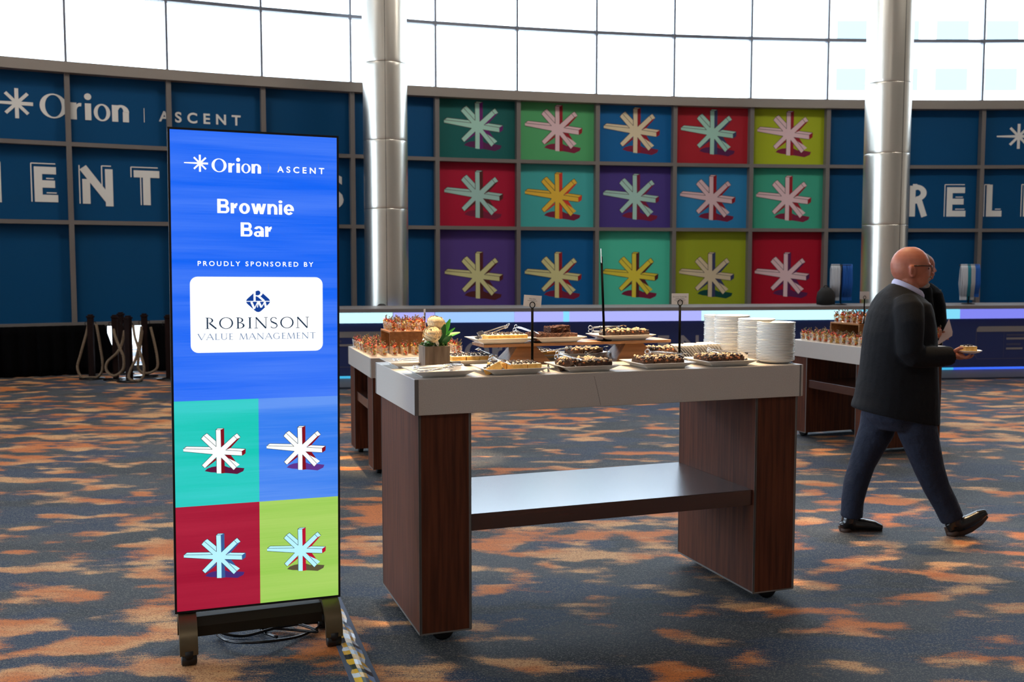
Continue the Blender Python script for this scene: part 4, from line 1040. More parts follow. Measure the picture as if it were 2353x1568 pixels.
# ================================================================== LED DISPLAY
LAYER[0] = 0
L0 = at(402, 1412, 3.98); ld = Vector((.631, .235, 0)).normalized(); LM = frame((L0.x, L0.y, 0), ld)
W, Hh = .6735, 1.955
t = thing('led_display', 'tall lit LED display reading Brownie Bar on a low black stand', 'display sign', M=LM)
PM = Matrix.Translation((0, 0, L0.z)) @ Matrix.Rotation(.0095, 4, 'Y')
G().box(0, W, .004, .045, 0, Hh).build('casing', BLACK, t, .003, M=PM)
b_ = .0085
G().box(0, b_, -.003, .006, 0, Hh).box(W - b_, W, -.003, .006, 0, Hh).box(b_, W - b_, -.003, .006, 0, b_).box(b_, W - b_, -.003, .006, Hh - b_, Hh).build('bezel', mat('bezel_black', rgb(10, 10, 14), .4), t, M=PM)
def led_bands(name, c1, c2, sc):
    m = mat('led_' + name, (.01, .01, .01, 1), .5, spec=.2, emit=c1); nt = m.node_tree; N = nt.nodes.new; b = nt.nodes['Principled BSDF']
    tc = N('ShaderNodeTexCoord'); mp = N('ShaderNodeMapping'); mp.inputs['Scale'].default_value = (.5, 1, 10); n = N('ShaderNodeTexNoise'); n.inputs['Scale'].default_value = sc; n.inputs['Detail'].default_value = 3
    mp2 = N('ShaderNodeMapping'); mp2.inputs['Scale'].default_value = (4, 1, 500); n2 = N('ShaderNodeTexNoise'); n2.inputs['Scale'].default_value = 1.0; n2.inputs['Detail'].default_value = 1
    nt.links.new(tc.outputs['Object'], mp.inputs[0]); nt.links.new(mp.outputs[0], n.inputs['Vector']); nt.links.new(tc.outputs['Object'], mp2.inputs[0]); nt.links.new(mp2.outputs[0], n2.inputs['Vector'])
    ad = N('ShaderNodeMath'); ad.operation = 'ADD'; nt.links.new(n.outputs['Fac'], ad.inputs[0]); n2m = N('ShaderNodeMath'); n2m.operation = 'MULTIPLY'; n2m.inputs[1].default_value = .3; nt.links.new(n2.outputs['Fac'], n2m.inputs[0]); nt.links.new(n2m.outputs[0], ad.inputs[1])
    rp = N('ShaderNodeMapRange'); rp.inputs[1].default_value = .5; rp.inputs[2].default_value = .8; nt.links.new(ad.outputs[0], rp.inputs[0])
    mx = N('ShaderNodeMix'); mx.data_type = 'RGBA'; nt.links.new(rp.outputs[0], mx.inputs[0]); mx.inputs[6].default_value = c1; mx.inputs[7].default_value = c2
    nt.links.new(mx.outputs[2], b.inputs['Emission Color']); return m
SM = [led_bands('blue', rgb(8, 100, 246), rgb(70, 126, 250), 1.0), led_bands('teal', rgb(22, 200, 184), rgb(60, 208, 206), 1.0), led_bands('azure', rgb(52, 126, 240), rgb(100, 152, 246), 1.0),
      led_bands('crimson', rgb(158, 18, 50), rgb(176, 34, 62), 1.0), led_bands('lime', rgb(152, 204, 84), rgb(176, 214, 106), 1.0), led('white', 246, 250, 255, 1.15), led('text', 255, 255, 255, 1.2), led('navyink', 12, 62, 150), led('darkink', 14, 40, 66),
      led('starwhite', 244, 250, 248, 1.1), led('red', 130, 12, 30), led('plum', 92, 20, 60), led('ink', 40, 34, 52), led('starice', 178, 236, 250, 1.1), led('steelblue', 56, 92, 150), led('indigo', 70, 44, 120), led('purple', 96, 52, 140), led('scarlet', 186, 14, 50), led('olive', 92, 84, 60), led('greyink', 96, 122, 160)]
g = G(); fn = lambda x, z, w: (x, -.0005 - w, z)
def sq(x0, x1, z0, z1, w, mi): g.poly([fn(x0, z0, w), fn(x1, z0, w), fn(x1, z1, w), fn(x0, z1, w)], mi)
mx_, mz = .3386, .4385
sq(b_, W - b_, .869, Hh - b_, 0, 0); sq(b_, mx_, mz, .869, 0, 1); sq(mx_, W - b_, mz, .869, 0, 2); sq(b_, mx_, b_, mz, 0, 3); sq(mx_, W - b_, b_, mz, 0, 4)
spark(g, fn, .1207, 1.8185, .0335, .031, .060, .0075, .0004, 6)
orion_word(g, fn, .165, .358, 1.787, .053, .0004, 6); sq(.3865, .388, 1.793, 1.829, .0004, 19)
put_text(g, fn, 'ASCENT', .422, .613, 1.795, 1.8205, .0004, 6, .02, 1.6)
bold_word(g, fn, 'Brownie', .185, .488, 1.624, .0565, .0004, 6); bold_word(g, fn, 'Bar', .275, .399, 1.5325, .0565, .0004, 6)
put_text(g, fn, 'PROUDLY SPONSORED BY', .107, .566, 1.412, 1.4315, .0004, 6, .012, 1.45)
g.poly([fn(x, z, .0004) for x, z in rrect(.076, .604, 1.0625, 1.369, .03, 6)], 5)
lx, lz, lw, lh = .341, 1.2695, .054, .05
dia = []
for (cx, cz) in ((lx + lw, lz), (lx, lz + lh), (lx - lw, lz), (lx, lz - lh)): dia.append((cx, cz))
rd = []
for i in range(4):
    p0, p1, p2 = Vector(dia[i - 1]), Vector(dia[i]), Vector(dia[(i + 1) % 4]); a = p1 + (p0 - p1) * .24; c = p1 + (p2 - p1) * .24
    for k in range(6): q = k / 5; rd.append((a * (1 - q) ** 2 + p1 * 2 * q * (1 - q) + c * q * q)[:])
g.poly([fn(x, z, .0008) for x, z in rd], 7)
def ls(a, b, wd): strk(g, fn, (lx + a[0] * lw, lz + a[1] * lh), (lx + b[0] * lw, lz + b[1] * lh), wd, .0012, 5)
ls((-1, 0), (1, 0), .0032); ls((-.26, 0), (-.26, .95), .0085); ls((.0, .46), (.45, .02), .0085)
ringg(g, fn, (lx - .06 * lw, lz + .69 * lh), (.022, .0165), (.0125, .0105), .0012, 5, -PI / 2, PI / 2, 12); ls((-.3, .46), (0, .44), .0045)
ls((-.5, -.05), (-.28, -.62), .0085); ls((-.28, -.62), (-.03, -.05), .004); ls((.0, -.05), (-.05, -.5), .0035); ls((.04, -.05), (.24, -.5), .0085); ls((.24, -.5), (.48, -.05), .0035); ls((.48, -.05), (.56, -.45), .0085)
serif_word(g, fn, 'ROBINSON', .133, .545, 1.159, .045, .0008, 8); serif_word(g, fn, 'VALUE MANAGEMENT', .1046, .574, 1.1145, .0245, .0008, 19)
ss = 1.607e-4
star(g, fn, .1786, .6545, ss, ss, .0004, .0004, 9, 10, 11, 12); star(g, fn, .5066, .649, ss, ss, .0004, .0004, 9, 10, 16, 12)
star(g, fn, .1745, .2195, ss, ss, .0004, .0004, 13, 14, 15, 12); star(g, fn, .505, .2165, ss, ss, .0004, .0004, 13, 17, 18, 12)
g.build('screen', SM, t, M=PM, fix=False)
for x0 in (.012, .592):
    x1 = x0 + .07; rs = []
    for i in range(33):
        a = PI * i / 32; y = .022 - .135 * math.cos(a); z = .045 + .135 * math.sin(a) ** .85
        yi = .022 - .113 * math.cos(a); zi = .045 + .113 * math.sin(a) ** .85
        rs.append([(x0, y, z), (x1, y, z), (x1, yi, zi), (x0, yi, zi)])
    f = G().rings(rs, 0, False).build('foot', BRONZE, t)
    for p_ in f.data.polygons: p_.use_smooth = abs(p_.normal.x) < .5
    f.modifiers.new('edges', 'EDGE_SPLIT').split_angle = .9
    for y in (-.09, .134):
        xc = (x0 + x1) / 2
        c = G().tube([(xc - .030, y, .026), (xc - .026, y, .026), (xc + .026, y, .026), (xc + .030, y, .026)], [.021, .026, .026, .021], 20).cyl((xc, y, .03), (xc, y, .062), .028, n=16)
        c.build('caster', BLACK, f)
G().rings([[(x, -.02, .085), (x, -.02, .128), (x, .005, .16), (x, .06, .16), (x, .06, .085)] for x in (.082, .592)], 0, False).build('crossbar', mat('dark_crossbar', rgb(46, 41, 32), .6, metal=.3, spec=.2), t, .002)
g = G()
cp = [(500, 1460), (530, 1475), (600, 1476), (690, 1462), (740, 1432), (650, 1440), (560, 1462), (505, 1452), (540, 1440), (640, 1445), (730, 1452), (660, 1430), (600, 1448), (640, 1466)]
pts = [atz(x, y, .012 + .012 * (i % 3)) for i, (x, y) in enumerate(cp)]
sm = []
for i in range(len(pts) - 1):
    p0, p1, p2, p3 = pts[max(i - 1, 0)], pts[i], pts[i + 1], pts[min(i + 2, len(pts) - 1)]
    for k in range(8):
        q = k / 8; sm.append(.5 * ((2 * p1) + (p2 - p0) * q + (2 * p0 - 5 * p1 + 4 * p2 - p3) * q * q + (3 * p1 - p0 - 3 * p2 + p3) * q ** 3))
tag(G().tube(sm, .0065, 8).build('power_cable', mat('glossy_black_cable', rgb(14, 14, 18), .25)), 'black cable coiled on the carpet under the lit display', 'cable')

# floor cable cover with patterned tape
r = thing('cable_cover', 'grey floor mat strip with yellow, black and white tape over cables, beside the lit display', 'cable cover', M=frame((-.565, 3.745, 0), (-.316, .973, 0)))
G().box(-.7, 1.22, -.054, .053, .0005, .004).build('mat_strip', mat('slate_mat', rgb(92, 102, 124), .8), r)
TA = [mat('tape_yellow', rgb(232, 176, 48), .35), mat('tape_black', rgb(24, 26, 40), .3), mat('tape_white', rgb(225, 228, 236), .3), mat('tape_green', rgb(14, 54, 36), .35), mat('tape_blue', rgb(150, 172, 214), .3)]
g = G(); pat = [[2, 0, 4, 1, 2, 0], [0, 1, 0, 3, 0, 2], [1, 0, 2, 0, 1, 0]]; yo = [-.038, -.013, .012, .038]
for i in range(38):
    x0 = -.68 + i * .048; x1 = x0 + .048
    for j in range(3):
        hz = lambda y, x: .0045 + .012 * max(0, 1 - (y / .03) ** 2) + .003 * math.sin(x * 26 + j)
        sk = .022 * (j - 1)
        for a in range(2):
            ya, yb = yo[j] + (yo[j + 1] - yo[j]) * a / 2, yo[j] + (yo[j + 1] - yo[j]) * (a + 1) / 2; s0, s1 = sk + .011 * a, sk + .011 * (a + 1)
            g.add([(x0 + s0, ya, hz(ya, x0)), (x1 + s0, ya, hz(ya, x1)), (x1 + s1, yb, hz(yb, x1)), (x0 + s1, yb, hz(yb, x0))], [(0, 1, 2, 3)], pat[j][i % 6], True)
g.build('patterned_tape', TA, r, fix=False)

# ================================================================== ROPE POSTS
POSTW = wood_mat('dark_post_wood', rgb(38, 20, 17), rgb(26, 14, 12), .7, (10, 10, 1))
POSTW.node_tree.nodes['Principled BSDF'].inputs['Specular IOR Level'].default_value = .15
ROPE = mat('natural_rope', rgb(150, 128, 104), .85); _nt = ROPE.node_tree; _w = _nt.nodes.new('ShaderNodeTexWave'); _w.inputs['Scale'].default_value = 22; _w.bands_direction = 'DIAGONAL'
_bp = _nt.nodes.new('ShaderNodeBump'); _bp.inputs['Distance'].default_value = .01; _tc = _nt.nodes.new('ShaderNodeTexCoord'); _nt.links.new(_tc.outputs['Object'], _w.inputs[0]); _nt.links.new(_w.outputs[1], _bp.inputs['Height']); _nt.links.new(_bp.outputs[0], _nt.nodes['Principled BSDF'].inputs['Normal'])
post0 = None
pl = ['with a full pale rope loop, leftmost of the rope posts', 'left one of the close pair beside the bright gap', 'right one of the close pair beside the bright gap', 'standing in front of the bright gap', 'right of the bright gap with a dim rope loop', 'half hidden by the left edge of the lit display']
ppos = []
for i, (px, py) in enumerate([(212, 871), (267, 873), (281, 859), (298, 877), (335, 866), (389, 872)]):
    p = atz(px, py, 0); ppos.append(p)
    if post0 is None:
        r = bpy.data.objects.new('rope_post', None); COL.objects.link(r)
        G().lathe([(.17, 0), (.17, .014), (.06, .03)], 28).build('base', BLKMET, r)
        G().box(-.037, .037, -.037, .037, .02, .86).build('post', POSTW, r, .004)
        G().box(-.046, .046, -.046, .046, .86, .885).box(-.03, .03, -.03, .03, .885, .905).build('cap', POSTW, r, .004)
        for sg in (-1, 1): G().tube([(sg * .037, 0, .8), (sg * .07, 0, .80), (sg * .075, 0, .77), (sg * .06, 0, .75)], .006, 6).build('hook', BLKMET, r)
        post0 = r; o = r
    else: o = dup(post0)
    o.location = p; o.rotation_euler = (0, 0, (.1, .3, 0, -.2, .15, .2)[i])
    tag(o, 'dark wooden rope post ' + pl[i], 'post', 'dark rope posts by the black drape')
def rope(pts, Y, label):
    P_ = [at(x, y, Y + dy) for x, y, dy in pts]; sm = []
    for i in range(len(P_) - 1):
        p0, p1, p2, p3 = P_[max(i - 1, 0)], P_[i], P_[i + 1], P_[min(i + 2, len(P_) - 1)]
        for k in range(8):
            q = k / 8; sm.append(.5 * ((2 * p1) + (p2 - p0) * q + (2 * p0 - 5 * p1 + 4 * p2 - p3) * q * q + (3 * p1 - p0 - 3 * p2 + p3) * q ** 3))
    sm.append(P_[-1])
    for s_ in sm: s_.z = max(s_.z, .024)
    o = G().tube(sm, .019, 8).build('rope', ROPE); tag(o, label, 'rope', 'ropes hanging from the posts')
rope([(203, 745, 0), (198, 768, -.03), (185, 815, -.05), (178, 845, -.06), (188, 867, -.06), (211, 872, -.06), (231, 860, -.06), (236, 838, -.05), (231, 800, -.03), (225, 765, -.02), (221, 745, 0)], ppos[0].y, 'pale thick rope looping to the floor from the leftmost post')
rope([(262, 748, 0), (263, 768, -.05), (275, 800, -.1), (284, 822, -.12), (282, 850, -.12), (262, 864, -.12), (245, 852, -.1), (247, 832, -.08), (268, 812, -.05), (280, 790, .0), (286, 760, 0)], ppos[1].y, 'brown rope crossing itself in front of the close pair of posts')
rope([(306, 748, 0), (310, 775, -.05), (320, 805, -.06), (331, 845, -.08), (326, 871, -.1), (308, 876, -.1), (296, 868, -.1), (300, 850, -.08), (312, 825, -.06), (320, 790, -.03), (325, 750, .0)], ppos[3].y, 'brown rope looping to the floor beside the post before the bright gap')
rope([(328, 745, .02), (325, 775, -.06), (317, 838, -.08), (325, 856, -.1), (345, 857, -.1), (361, 845, -.08), (361, 820, -.05), (354, 785, -.03), (346, 752, 0)], ppos[4].y, 'dim rope looping right of the post beside the display')

# ================================================================== PEOPLE
SKIN = mat('skin', rgb(186, 116, 90), .5, noise=(18, rgb(172, 100, 78), (1, 1, 1)))
JACK = mat('charcoal_wool', rgb(20, 21, 25), .9, spec=.25, noise=(220, rgb(26, 27, 31), (1, 1, 1)), bump=(8, .35, .03))
JEAN = mat('dark_denim', rgb(16, 24, 43), .85, noise=(160, rgb(23, 32, 54), (1, 1, 1)), bump=(12, .6, .03))
SHIRT = mat('pale_lilac_shirt', rgb(206, 200, 226), .7)
SHOE = mat('black_leather', rgb(16, 15, 17), .25, coat=.3)
SOLE = mat('brown_sole', rgb(70, 48, 36), .6)
GREYHAIR = mat('grey_hair', rgb(150, 146, 142), .8)
def ell_ring(Y, py, bx, fx, lat, cdy=0.0, n=28, slant=None, ex=2.3):
    out = []
    for i in range(n):
        a = 2 * PI * i / n; ca_, sa_ = math.cos(a), math.sin(a)
        ca_ = math.copysign(abs(ca_) ** (2 / ex), ca_); sa_ = math.copysign(abs(sa_) ** (2 / ex), sa_)
        x = (bx + fx) / 2 + (fx - bx) / 2 * ca_
        yy = py if slant is None else slant[0] + (x - bx) / (fx - bx) * (slant[1] - slant[0])
        p = at(x, yy, Y + cdy); p.y += lat * sa_; out.append(p)
    return out
YM = 5.88
def m_(px, py, dy=0.0):                      # a point of the man: outline in the plane of his walk, moved sideways by dy
    return at(px, py, YM + dy)
man = thing('person', 'bald man with glasses in a dark jacket and jeans walking right, carrying a plate', 'person', (2.36, 5.88, 0))
IM = Matrix.Translation((-2.36, -5.88, 0))
def shift(g): g.v = [tuple(Vector(p) - Vector((2.36, 5.88, 0))) for p in g.v]; return g
def tb(g, pts, r, n=14, **k): return g.tube([m_(*p) for p in pts], r, n, **k)
LEG_R = [(2030, 930, .07), (2020, 960, .07), (2014, 990, .07), (1995, 1032, .065), (1981, 1066, .06), (1967, 1110, .055), (1959, 1150, .052), (1957, 1190, .05)]
LEG_F = [(2090, 930, -.075), (2102, 960, -.075), (2108, 990, -.075), (2122, 1035, -.07), (2136, 1080, -.06), (2152, 1121, -.05), (2172, 1158, -.045), (2188, 1194, -.045)]
g = G()
g.ball(m_(2091, 611), (.112, .079, .113), 24).ball(m_(2080, 617), (.082, .073, .082), 18).ball(m_(2106, 630), (.078, .064, .078), 16).ball(m_(2111, 646), (.058, .053, .042), 14).ball(m_(2127, 655), (.02, .024, .016), 10)
tb(g, [(2133, 615), (2138, 624), (2142, 629), (2138, 633)], [.008, .010, .013, .009], 8); g.ball(m_(2129, 609), (.018, .052, .013), 10).ball(m_(2134, 642), (.012, .026, .010), 8)
for sg in (-1, 1):
    g.ball(m_(2099, 624, sg * .078), (.019, .012, .038), 12).ball(m_(2094, 620, sg * .088), (.011, .008, .030), 10).ball(m_(2124, 630, sg * .04), (.02, .02, .024), 8)
tb(g, [(2086, 635), (2085, 655), (2083, 675), (2076, 705)], [.060, .062, .066, .09], 16)
g.rings([ell_ring(YM, *a) for a in [(690, 2035, 2115, .15), (720, 2012, 2126, .19), (800, 2004, 2130, .18), (880, 2000, 2132, .17), (940, 1996, 2134, .175), (965, 2010, 2125, .15)]])
tb(g, [(2082, 700, -.15), (2086, 740, -.2), (2088, 790, -.225), (2094, 818, -.225), (2130, 822, -.215), (2184, 818, -.20)], [.06, .058, .053, .048, .043, .030])
tb(g, [(2060, 700, .16), (2062, 760, .21), (2072, 812, .22), (2096, 846, .21), (2122, 880, .2)], [.06, .055, .048, .042, .030])
tb(g, LEG_R, [.09, .085, .08, .07, .06, .055, .045, .04]); tb(g, LEG_F, [.09, .09, .085, .075, .065, .058, .05, .04])
tb(g, [(1945, 1200, .05), (1980, 1206, .05), (2015, 1213, .05)], [.03, .028, .018]); tb(g, [(2186, 1208, -.045), (2220, 1198, -.045), (2256, 1182, -.045)], [.03, .028, .018])
# right hand: palm up under the plate, four fingers and a thumb
tb(g, [(2182, 817, -.20), (2194, 817, -.20), (2206, 819, -.20), (2213, 820, -.20)], [.028, .036, .040, .030], 16, flat=.55)
for dy, L in ((-.235, 12), (-.213, 19), (-.191, 21), (-.169, 15)):
    tb(g, [(2207, 820, dy), (2213 + L * .3, 823, dy), (2215 + L * .75, 821, dy), (2217 + L, 815, dy * .98)], [.0105, .0098, .009, .0078], 8)
tb(g, [(2188, 814, -.225), (2196, 806, -.245), (2205, 801, -.243), (2213, 800, -.232)], [.015, .0125, .0115, .009], 8)
# left hand hangs half curled
tb(g, [(2122, 880, .2), (2127, 893, .2), (2130, 903, .2)], [.027, .036, .030], 14, flat=.6)
for i, dy in enumerate((.168, .188, .208, .228)): tb(g, [(2129, 900, dy), (2134, 916, dy), (2133, 928, dy), (2127, 934 - i % 2 * 3, dy)], [.010, .0095, .0088, .0075], 8)
tb(g, [(2126, 886, .172), (2135, 896, .16), (2139, 908, .165)], [.013, .0115, .009], 8)
fused('body', shift(g), .0055, SKIN, man, 4)
# jacket: one garment with sleeves, open at neck and hem
g = G(); rs = [ell_ring(YM, *a) for a in [(660, 2049, 2119, .088, 0, 28, (650, 686)), (668, 2037, 2124, .13, 0, 28, (661, 692)), (680, 2022, 2127, .178, 0, 28, (676, 697)), (696, 2011, 2129, .212), (720, 2001, 2136, .226), (760, 1991, 2143, .225), (800, 1986, 2146, .215), (840, 1981, 2148, .205), (880, 1974, 2150, .205), (915, 1967, 2151, .21)]]
rs.append(ell_ring(YM, 940, 1962, 2152, .214, slant=(926, 950))); rs.append(ell_ring(YM, 950, 1960, 2152, .216, slant=(938, 976)))
g.rings(rs)
tb(g, [(2080, 692, -.14), (2087, 712, -.19), (2090, 745, -.225), (2090, 785, -.235), (2091, 806, -.238), (2102, 818, -.236), (2125, 821, -.228), (2155, 820, -.215), (2186, 818, -.20)], [.07, .085, .080, .075, .074, .068, .063, .060, .055], 18)
tb(g, [(2058, 692, .15), (2060, 720, .2), (2062, 770, .225), (2072, 815, .23), (2096, 846, .22), (2121, 878, .2)], [.08, .082, .072, .062, .055, .046], 16)
jk = fused('jacket', shift(g), .008, JACK, man, 12)
for i, (px, py) in enumerate(((2172, 838), (2164, 838), (2156, 838))): shift(G().ball(m_(px, py, -.243), (.006, .003, .006), 8)).build('cuff_button', BLACK, jk)
g = G(); rs = []
for bx, fx, lat, sl in ((2056, 2118, .070, (641, 672)), (2052, 2121, .078, (646, 679)), (2048, 2121, .084, (662, 694)), (2053, 2118, .074, (662, 690)), (2059, 2114, .064, (644, 672))): rs.append(ell_ring(YM, 0, bx, fx, lat, slant=sl))
shift(g.rings(rs, caps=False)).build('shirt_collar', SHIRT, man)
g = G().rings([ell_ring(YM, *a) for a in [(900, 1990, 2140, .18), (930, 1988, 2145, .185), (958, 1990, 2146, .18), (985, 2012, 2130, .15)]])
tb(g, LEG_R, [.11, .108, .103, .088, .076, .073, .066, .064], 18); tb(g, LEG_F, [.11, .116, .112, .098, .085, .076, .072, .068], 18)
for (px, py, dy) in ((1957, 1181, .05), (2186, 1184, -.045)): g.ball(m_(px, py, dy), (.07, .066, .022), 12)
fused('trousers', shift(g), .008, JEAN, man, 12)
def shoe(pts, rad, dy, ankle, heel):
    g = G(); tb(g, [(a, b, dy) for a, b in pts], rad, 16); tb(g, ankle, .046, 14)
    o = fused('shoe', shift(g), .006, SHOE, man, 3)
    g = G(); lo = [m_(a, b, dy) - Vector((0, 0, r_ * .80)) for (a, b), r_ in zip(pts, rad)]
    g.tube([lo[0] - (lo[1] - lo[0]) * .1] + lo[1:], [r_ + .003 for r_ in rad], 16, flat=.28); g.tube(heel, .034, 14)
    shift(g).build('sole', SOLE, o)
shoe([(1937, 1200), (1938, 1205), (1962, 1205), (1985, 1206), (2008, 1209), (2027, 1213)], [.028, .036, .039, .038, .033, .018], .05, [(1956, 1180, .05), (1952, 1192, .05), (1950, 1203, .05)], [m_(1943, 1213, .05), m_(1943, 1222, .05)])
shoe([(2181, 1203), (2183, 1213), (2206, 1206), (2228, 1197), (2250, 1185), (2266, 1177)], [.028, .036, .040, .039, .034, .020], -.045, [(2190, 1183, -.045), (2192, 1196, -.045), (2194, 1207, -.045)], [m_(2187, 1220, -.045), m_(2190, 1231, -.045)])
g = G()
for sg in (-1, 1):
    tb(g, [(2100, 611, sg * .083), (2120, 611, sg * .080), (2141, 612, sg * .068)], .0028, 6)
    tb(g, [(2141.5 + .0 * k, 618 + 6.5 * math.sin(2 * PI * k / 16), sg * .036 + .026 * math.cos(2 * PI * k / 16)) for k in range(16)], .0022, 6, closed=True)
tb(g, [(2142, 616, -.011), (2142.5, 615, 0), (2142, 616, .011)], .002, 6)
shift(g).build('glasses', BLKMET, man)
for sg in (-1, 1): shift(G().ball(m_(2132, 617, sg * .034), (.009, .012, .010), 10)).build('eye', mat('eye_dark', rgb(60, 50, 46), .2), man)
g = G().ball(m_(2128, 656), (.022, .028, .018), 10).ball(m_(2136, 637), (.009, .032, .008), 8).ball(m_(2122, 658), (.03, .036, .014), 10)
for sg in (-1, 1): tb(g, [(2135, 638, sg * .026), (2131, 648, sg * .032), (2126, 655, sg * .028)], .008, 6)
fused('beard', shift(g), .005, GREYHAIR, man, 2)
# what he carries
p = m_(2224, 811.5, -.2)
o = side0.copy(); COL.objects.link(o); o.location = p; o.scale = (.82, .82, .9); tag(o, 'small white plate carried by the walking man in the dark jacket', 'plate')
bake('blondie', Matrix.Translation(m_(2225, 810, -.2) + Vector((0, 0, .006))), 'yellow blondie square on the plate held by the walking man', None)

# the second man behind, black uniform
YS = 9.95
def s_(px, py, dy=0.0): return at(px, py, YS + dy)
O2 = Vector((s_(2128, 900).x, YS, 0))
per2 = thing('person', 'grey-haired man in black half hidden behind the walking man, holding a fruit cup', 'person', O2)
def sh2(g): g.v = [tuple(Vector(p) - O2) for p in g.v]; return g
def t2(g, pts, r, n=12, **k): return g.tube([s_(*p) for p in pts], r, n, **k)
g = G().ball(s_(2123, 609), (.105, .078, .105), 16).ball(s_(2131, 624), (.072, .06, .075), 14).ball(s_(2138, 637), (.03, .035, .026), 10)
t2(g, [(2145, 612), (2148, 620), (2150, 623), (2147, 625)], [.008, .011, .013, .008], 8); g.ball(s_(2145, 632), (.012, .025, .009), 8)
for sg in (-1, 1): g.ball(s_(2128, 618, sg * .076), (.016, .009, .03), 8)
t2(g, [(2122, 628), (2118, 650), (2116, 668)], [.055, .06, .08])
g.rings([ell_ring(YS, *a) for a in [(665, 2095, 2145, .15), (700, 2088, 2156, .18), (760, 2088, 2158, .17), (810, 2088, 2154, .17), (835, 2092, 2150, .15)]])
t2(g, [(2120, 668, -.18), (2124, 705, -.22), (2128, 740, -.22), (2142, 760, -.26), (2156, 766, -.30)], [.055, .05, .045, .04, .03])
t2(g, [(2120, 668, .18), (2124, 705, .22), (2128, 740, .2), (2146, 764, -.06), (2160, 772, -.24)], [.055, .05, .045, .04, .03])
t2(g, [(2108, 830, -.09), (2110, 900, -.09), (2104, 975, -.09), (2122, 978, -.09)], [.08, .062, .045, .035]); t2(g, [(2128, 830, .09), (2130, 900, .09), (2126, 975, .09), (2144, 978, .09)], [.08, .062, .045, .035])
t2(g, [(2150, 768, -.30), (2154, 766, -.30), (2158, 765, -.30)], [.026, .033, .028], flat=.6)
for i in range(4): t2(g, [(2157, 759 + i * 4, -.31), (2162, 758 + i * 4, -.33), (2162.5, 758 + i * 4, -.36), (2157, 759 + i * 4, -.375)], [.0095, .009, .0085, .007], 8)
t2(g, [(2151, 759, -.31), (2149, 755, -.34), (2149.5, 754, -.37)], [.012, .011, .009], 8)
t2(g, [(2160, 772, -.24), (2165, 773, -.26), (2170, 773, -.27)], [.026, .033, .028], flat=.6)
for i in range(4): t2(g, [(2168, 768 + i * 4, -.27), (2175, 767 + i * 4, -.275), (2178, 768 + i * 4, -.265), (2180, 769 + i * 4, -.26)], [.0095, .009, .0085, .007], 8)
t2(g, [(2163, 766, -.25), (2168, 763, -.30), (2172, 763, -.31)], [.012, .011, .009], 8)
fused('body', sh2(g), .007, SKIN, per2, 3)
BLKCL = mat('black_uniform', rgb(6, 6, 8), .9, spec=.12, bump=(12, .4, .03))
g = G().rings([ell_ring(YS, *a) for a in [(650, 2104, 2138, .08), (660, 2094, 2150, .15), (672, 2085, 2160, .20), (700, 2080, 2167, .22), (740, 2080, 2170, .21), (780, 2082, 2160, .2), (845, 2082, 2156, .19)]])
t2(g, [(2122, 664, -.17), (2128, 705, -.235), (2134, 738, -.235), (2142, 758, -.26), (2151, 766, -.30)], [.075, .07, .064, .055, .045], 14)
t2(g, [(2122, 664, .17), (2126, 705, .235), (2132, 740, .2), (2146, 762, -.06), (2158, 771, -.22)], [.075, .07, .064, .055, .045], 14)
jk = fused('uniform_jacket', sh2(g), .01, BLKCL, per2, 3)
sh2(G().box(s_(2141, 660).x, s_(2151, 660).x, YS - .125, YS - .06, s_(2140, 669).z, s_(2140, 665).z)).build('shoulder_strip', mat('pale_strip', rgb(140, 140, 136), .6), jk)
g = G(); t2(g, [(2108, 820, -.09), (2110, 900, -.09), (2105, 968, -.09)], [.11, .085, .07]); t2(g, [(2128, 820, .09), (2130, 900, .09), (2127, 968, .09)], [.11, .085, .07]); g.ball(s_(2118, 830), (.16, .17, .1), 14)
fused('trousers', sh2(g), .012, BLKCL, per2, 3)
for px, dy in ((2104, -.09), (2126, .09)):
    g = G(); t2(g, [(px - 6, 973, dy), (px + 6, 973, dy), (px + 22, 978, dy)], [.042, .044, .028]); sh2(g).build('shoe', SHOE, per2)
g = G().ball(s_(2119, 605), (.112, .084, .108), 14).ball(s_(2114, 616), (.092, .08, .09), 12); sh2(g); g2 = G(); 
fused('hair', g, .008, GREYHAIR, per2, 2).location.x -= .012
cup(Matrix.Translation(s_(2156, 775, -.345)), 'fruit cup held by the man in black behind the walking man', None)
nap = [s_(x, y, -.29) for x, y in ((2153, 791), (2164, 768), (2181, 733), (2189, 763), (2188, 772), (2157, 792))]
tag(G().plate_poly(nap, (0, .004, 0)).build('paper_napkin', mat('white_napkin', rgb(228, 210, 204), .8)), 'white paper napkin held by the man in black', 'napkin')

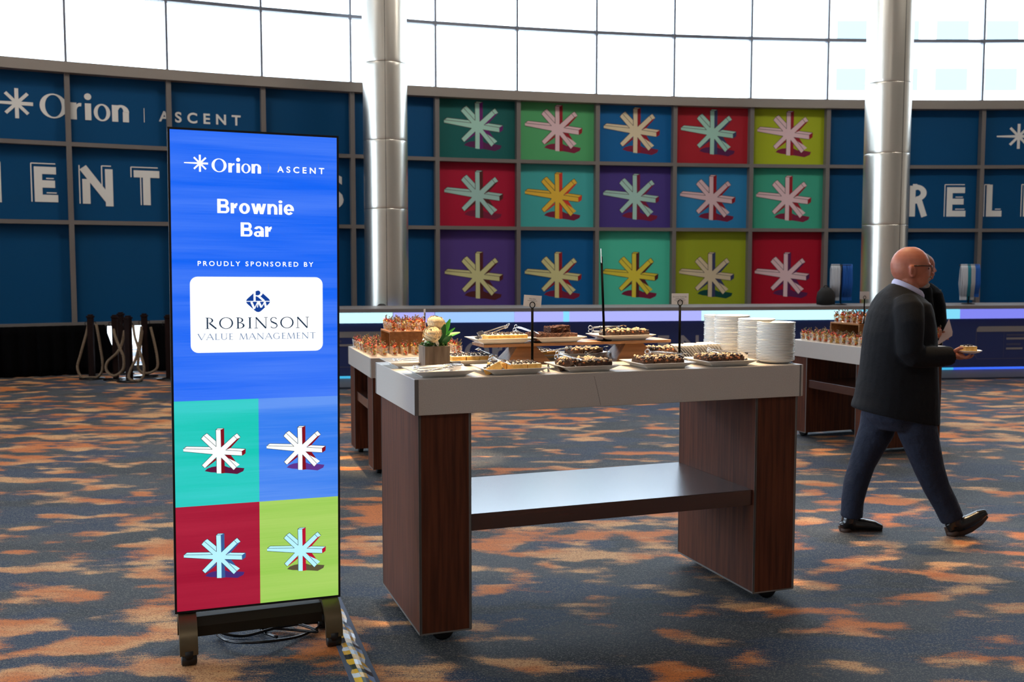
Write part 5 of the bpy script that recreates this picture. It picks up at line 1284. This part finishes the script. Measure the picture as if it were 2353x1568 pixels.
# a person sitting behind the counter: only the top of the dark hair shows
hp = at(877, 712, 14.15); B3 = Vector((hp.x, hp.y, 0))
per3 = thing('person', 'dark-haired person seated behind the counter, only hair showing before the left pillar', 'person', B3)
g = G().ball((0, 0, .93), (.075, .092, .105), 14).tube([(0, 0, .86), (0, .01, .78)], [.05, .06], 10)
g.rings([[(rx * math.cos(2 * PI * i / 16), .02 + ry * math.sin(2 * PI * i / 16), zz) for i in range(16)] for zz, rx, ry in ((.80, .08, .07), (.75, .19, .1), (.6, .17, .11), (.42, .16, .12), (.34, .17, .13))])
for sg in (-1, 1):
    g.tube([(sg * .19, .02, .74), (sg * .23, 0, .55), (sg * .18, -.2, .47)], [.045, .04, .03], 10); g.tube([(sg * .1, 0, .37), (sg * .12, -.34, .40), (sg * .12, -.36, .05), (sg * .12, -.44, .04)], [.08, .06, .045, .035], 10)
fused('body', g, .01, SKIN, per3, 3)
g = G().ball((0, .012, .95), (.088, .102, .106), 14).ball((0, .05, .87), (.085, .06, .1), 12)
fused('hair', g, .009, mat('dark_hair', rgb(24, 20, 18), .6), per3, 2)
g = G().rings([[(rx * math.cos(2 * PI * i / 16), .02 + ry * math.sin(2 * PI * i / 16), zz) for i in range(16)] for zz, rx, ry in ((.81, .085, .08), (.76, .2, .115), (.6, .185, .125), (.42, .175, .135), (.33, .185, .145))])
for sg in (-1, 1): g.tube([(sg * .19, .02, .74), (sg * .235, 0, .55), (sg * .2, -.12, .5)], [.06, .055, .048], 10)
fused('shirt', g, .012, mat('dark_shirt', rgb(30, 32, 38), .8), per3, 2)
st = thing('stool', 'low black stool behind the counter', 'stool', B3)
G().cyl((0, .02, .24), (0, .02, .275), .17, n=24).build('seat', BLACK, st)
for a in range(4): G().cyl((.12 * math.cos(a * PI / 2 + .8), .02 + .12 * math.sin(a * PI / 2 + .8), .24), (.15 * math.cos(a * PI / 2 + .8), .02 + .15 * math.sin(a * PI / 2 + .8), 0), .012, n=8).build('leg', BLKMET, st)
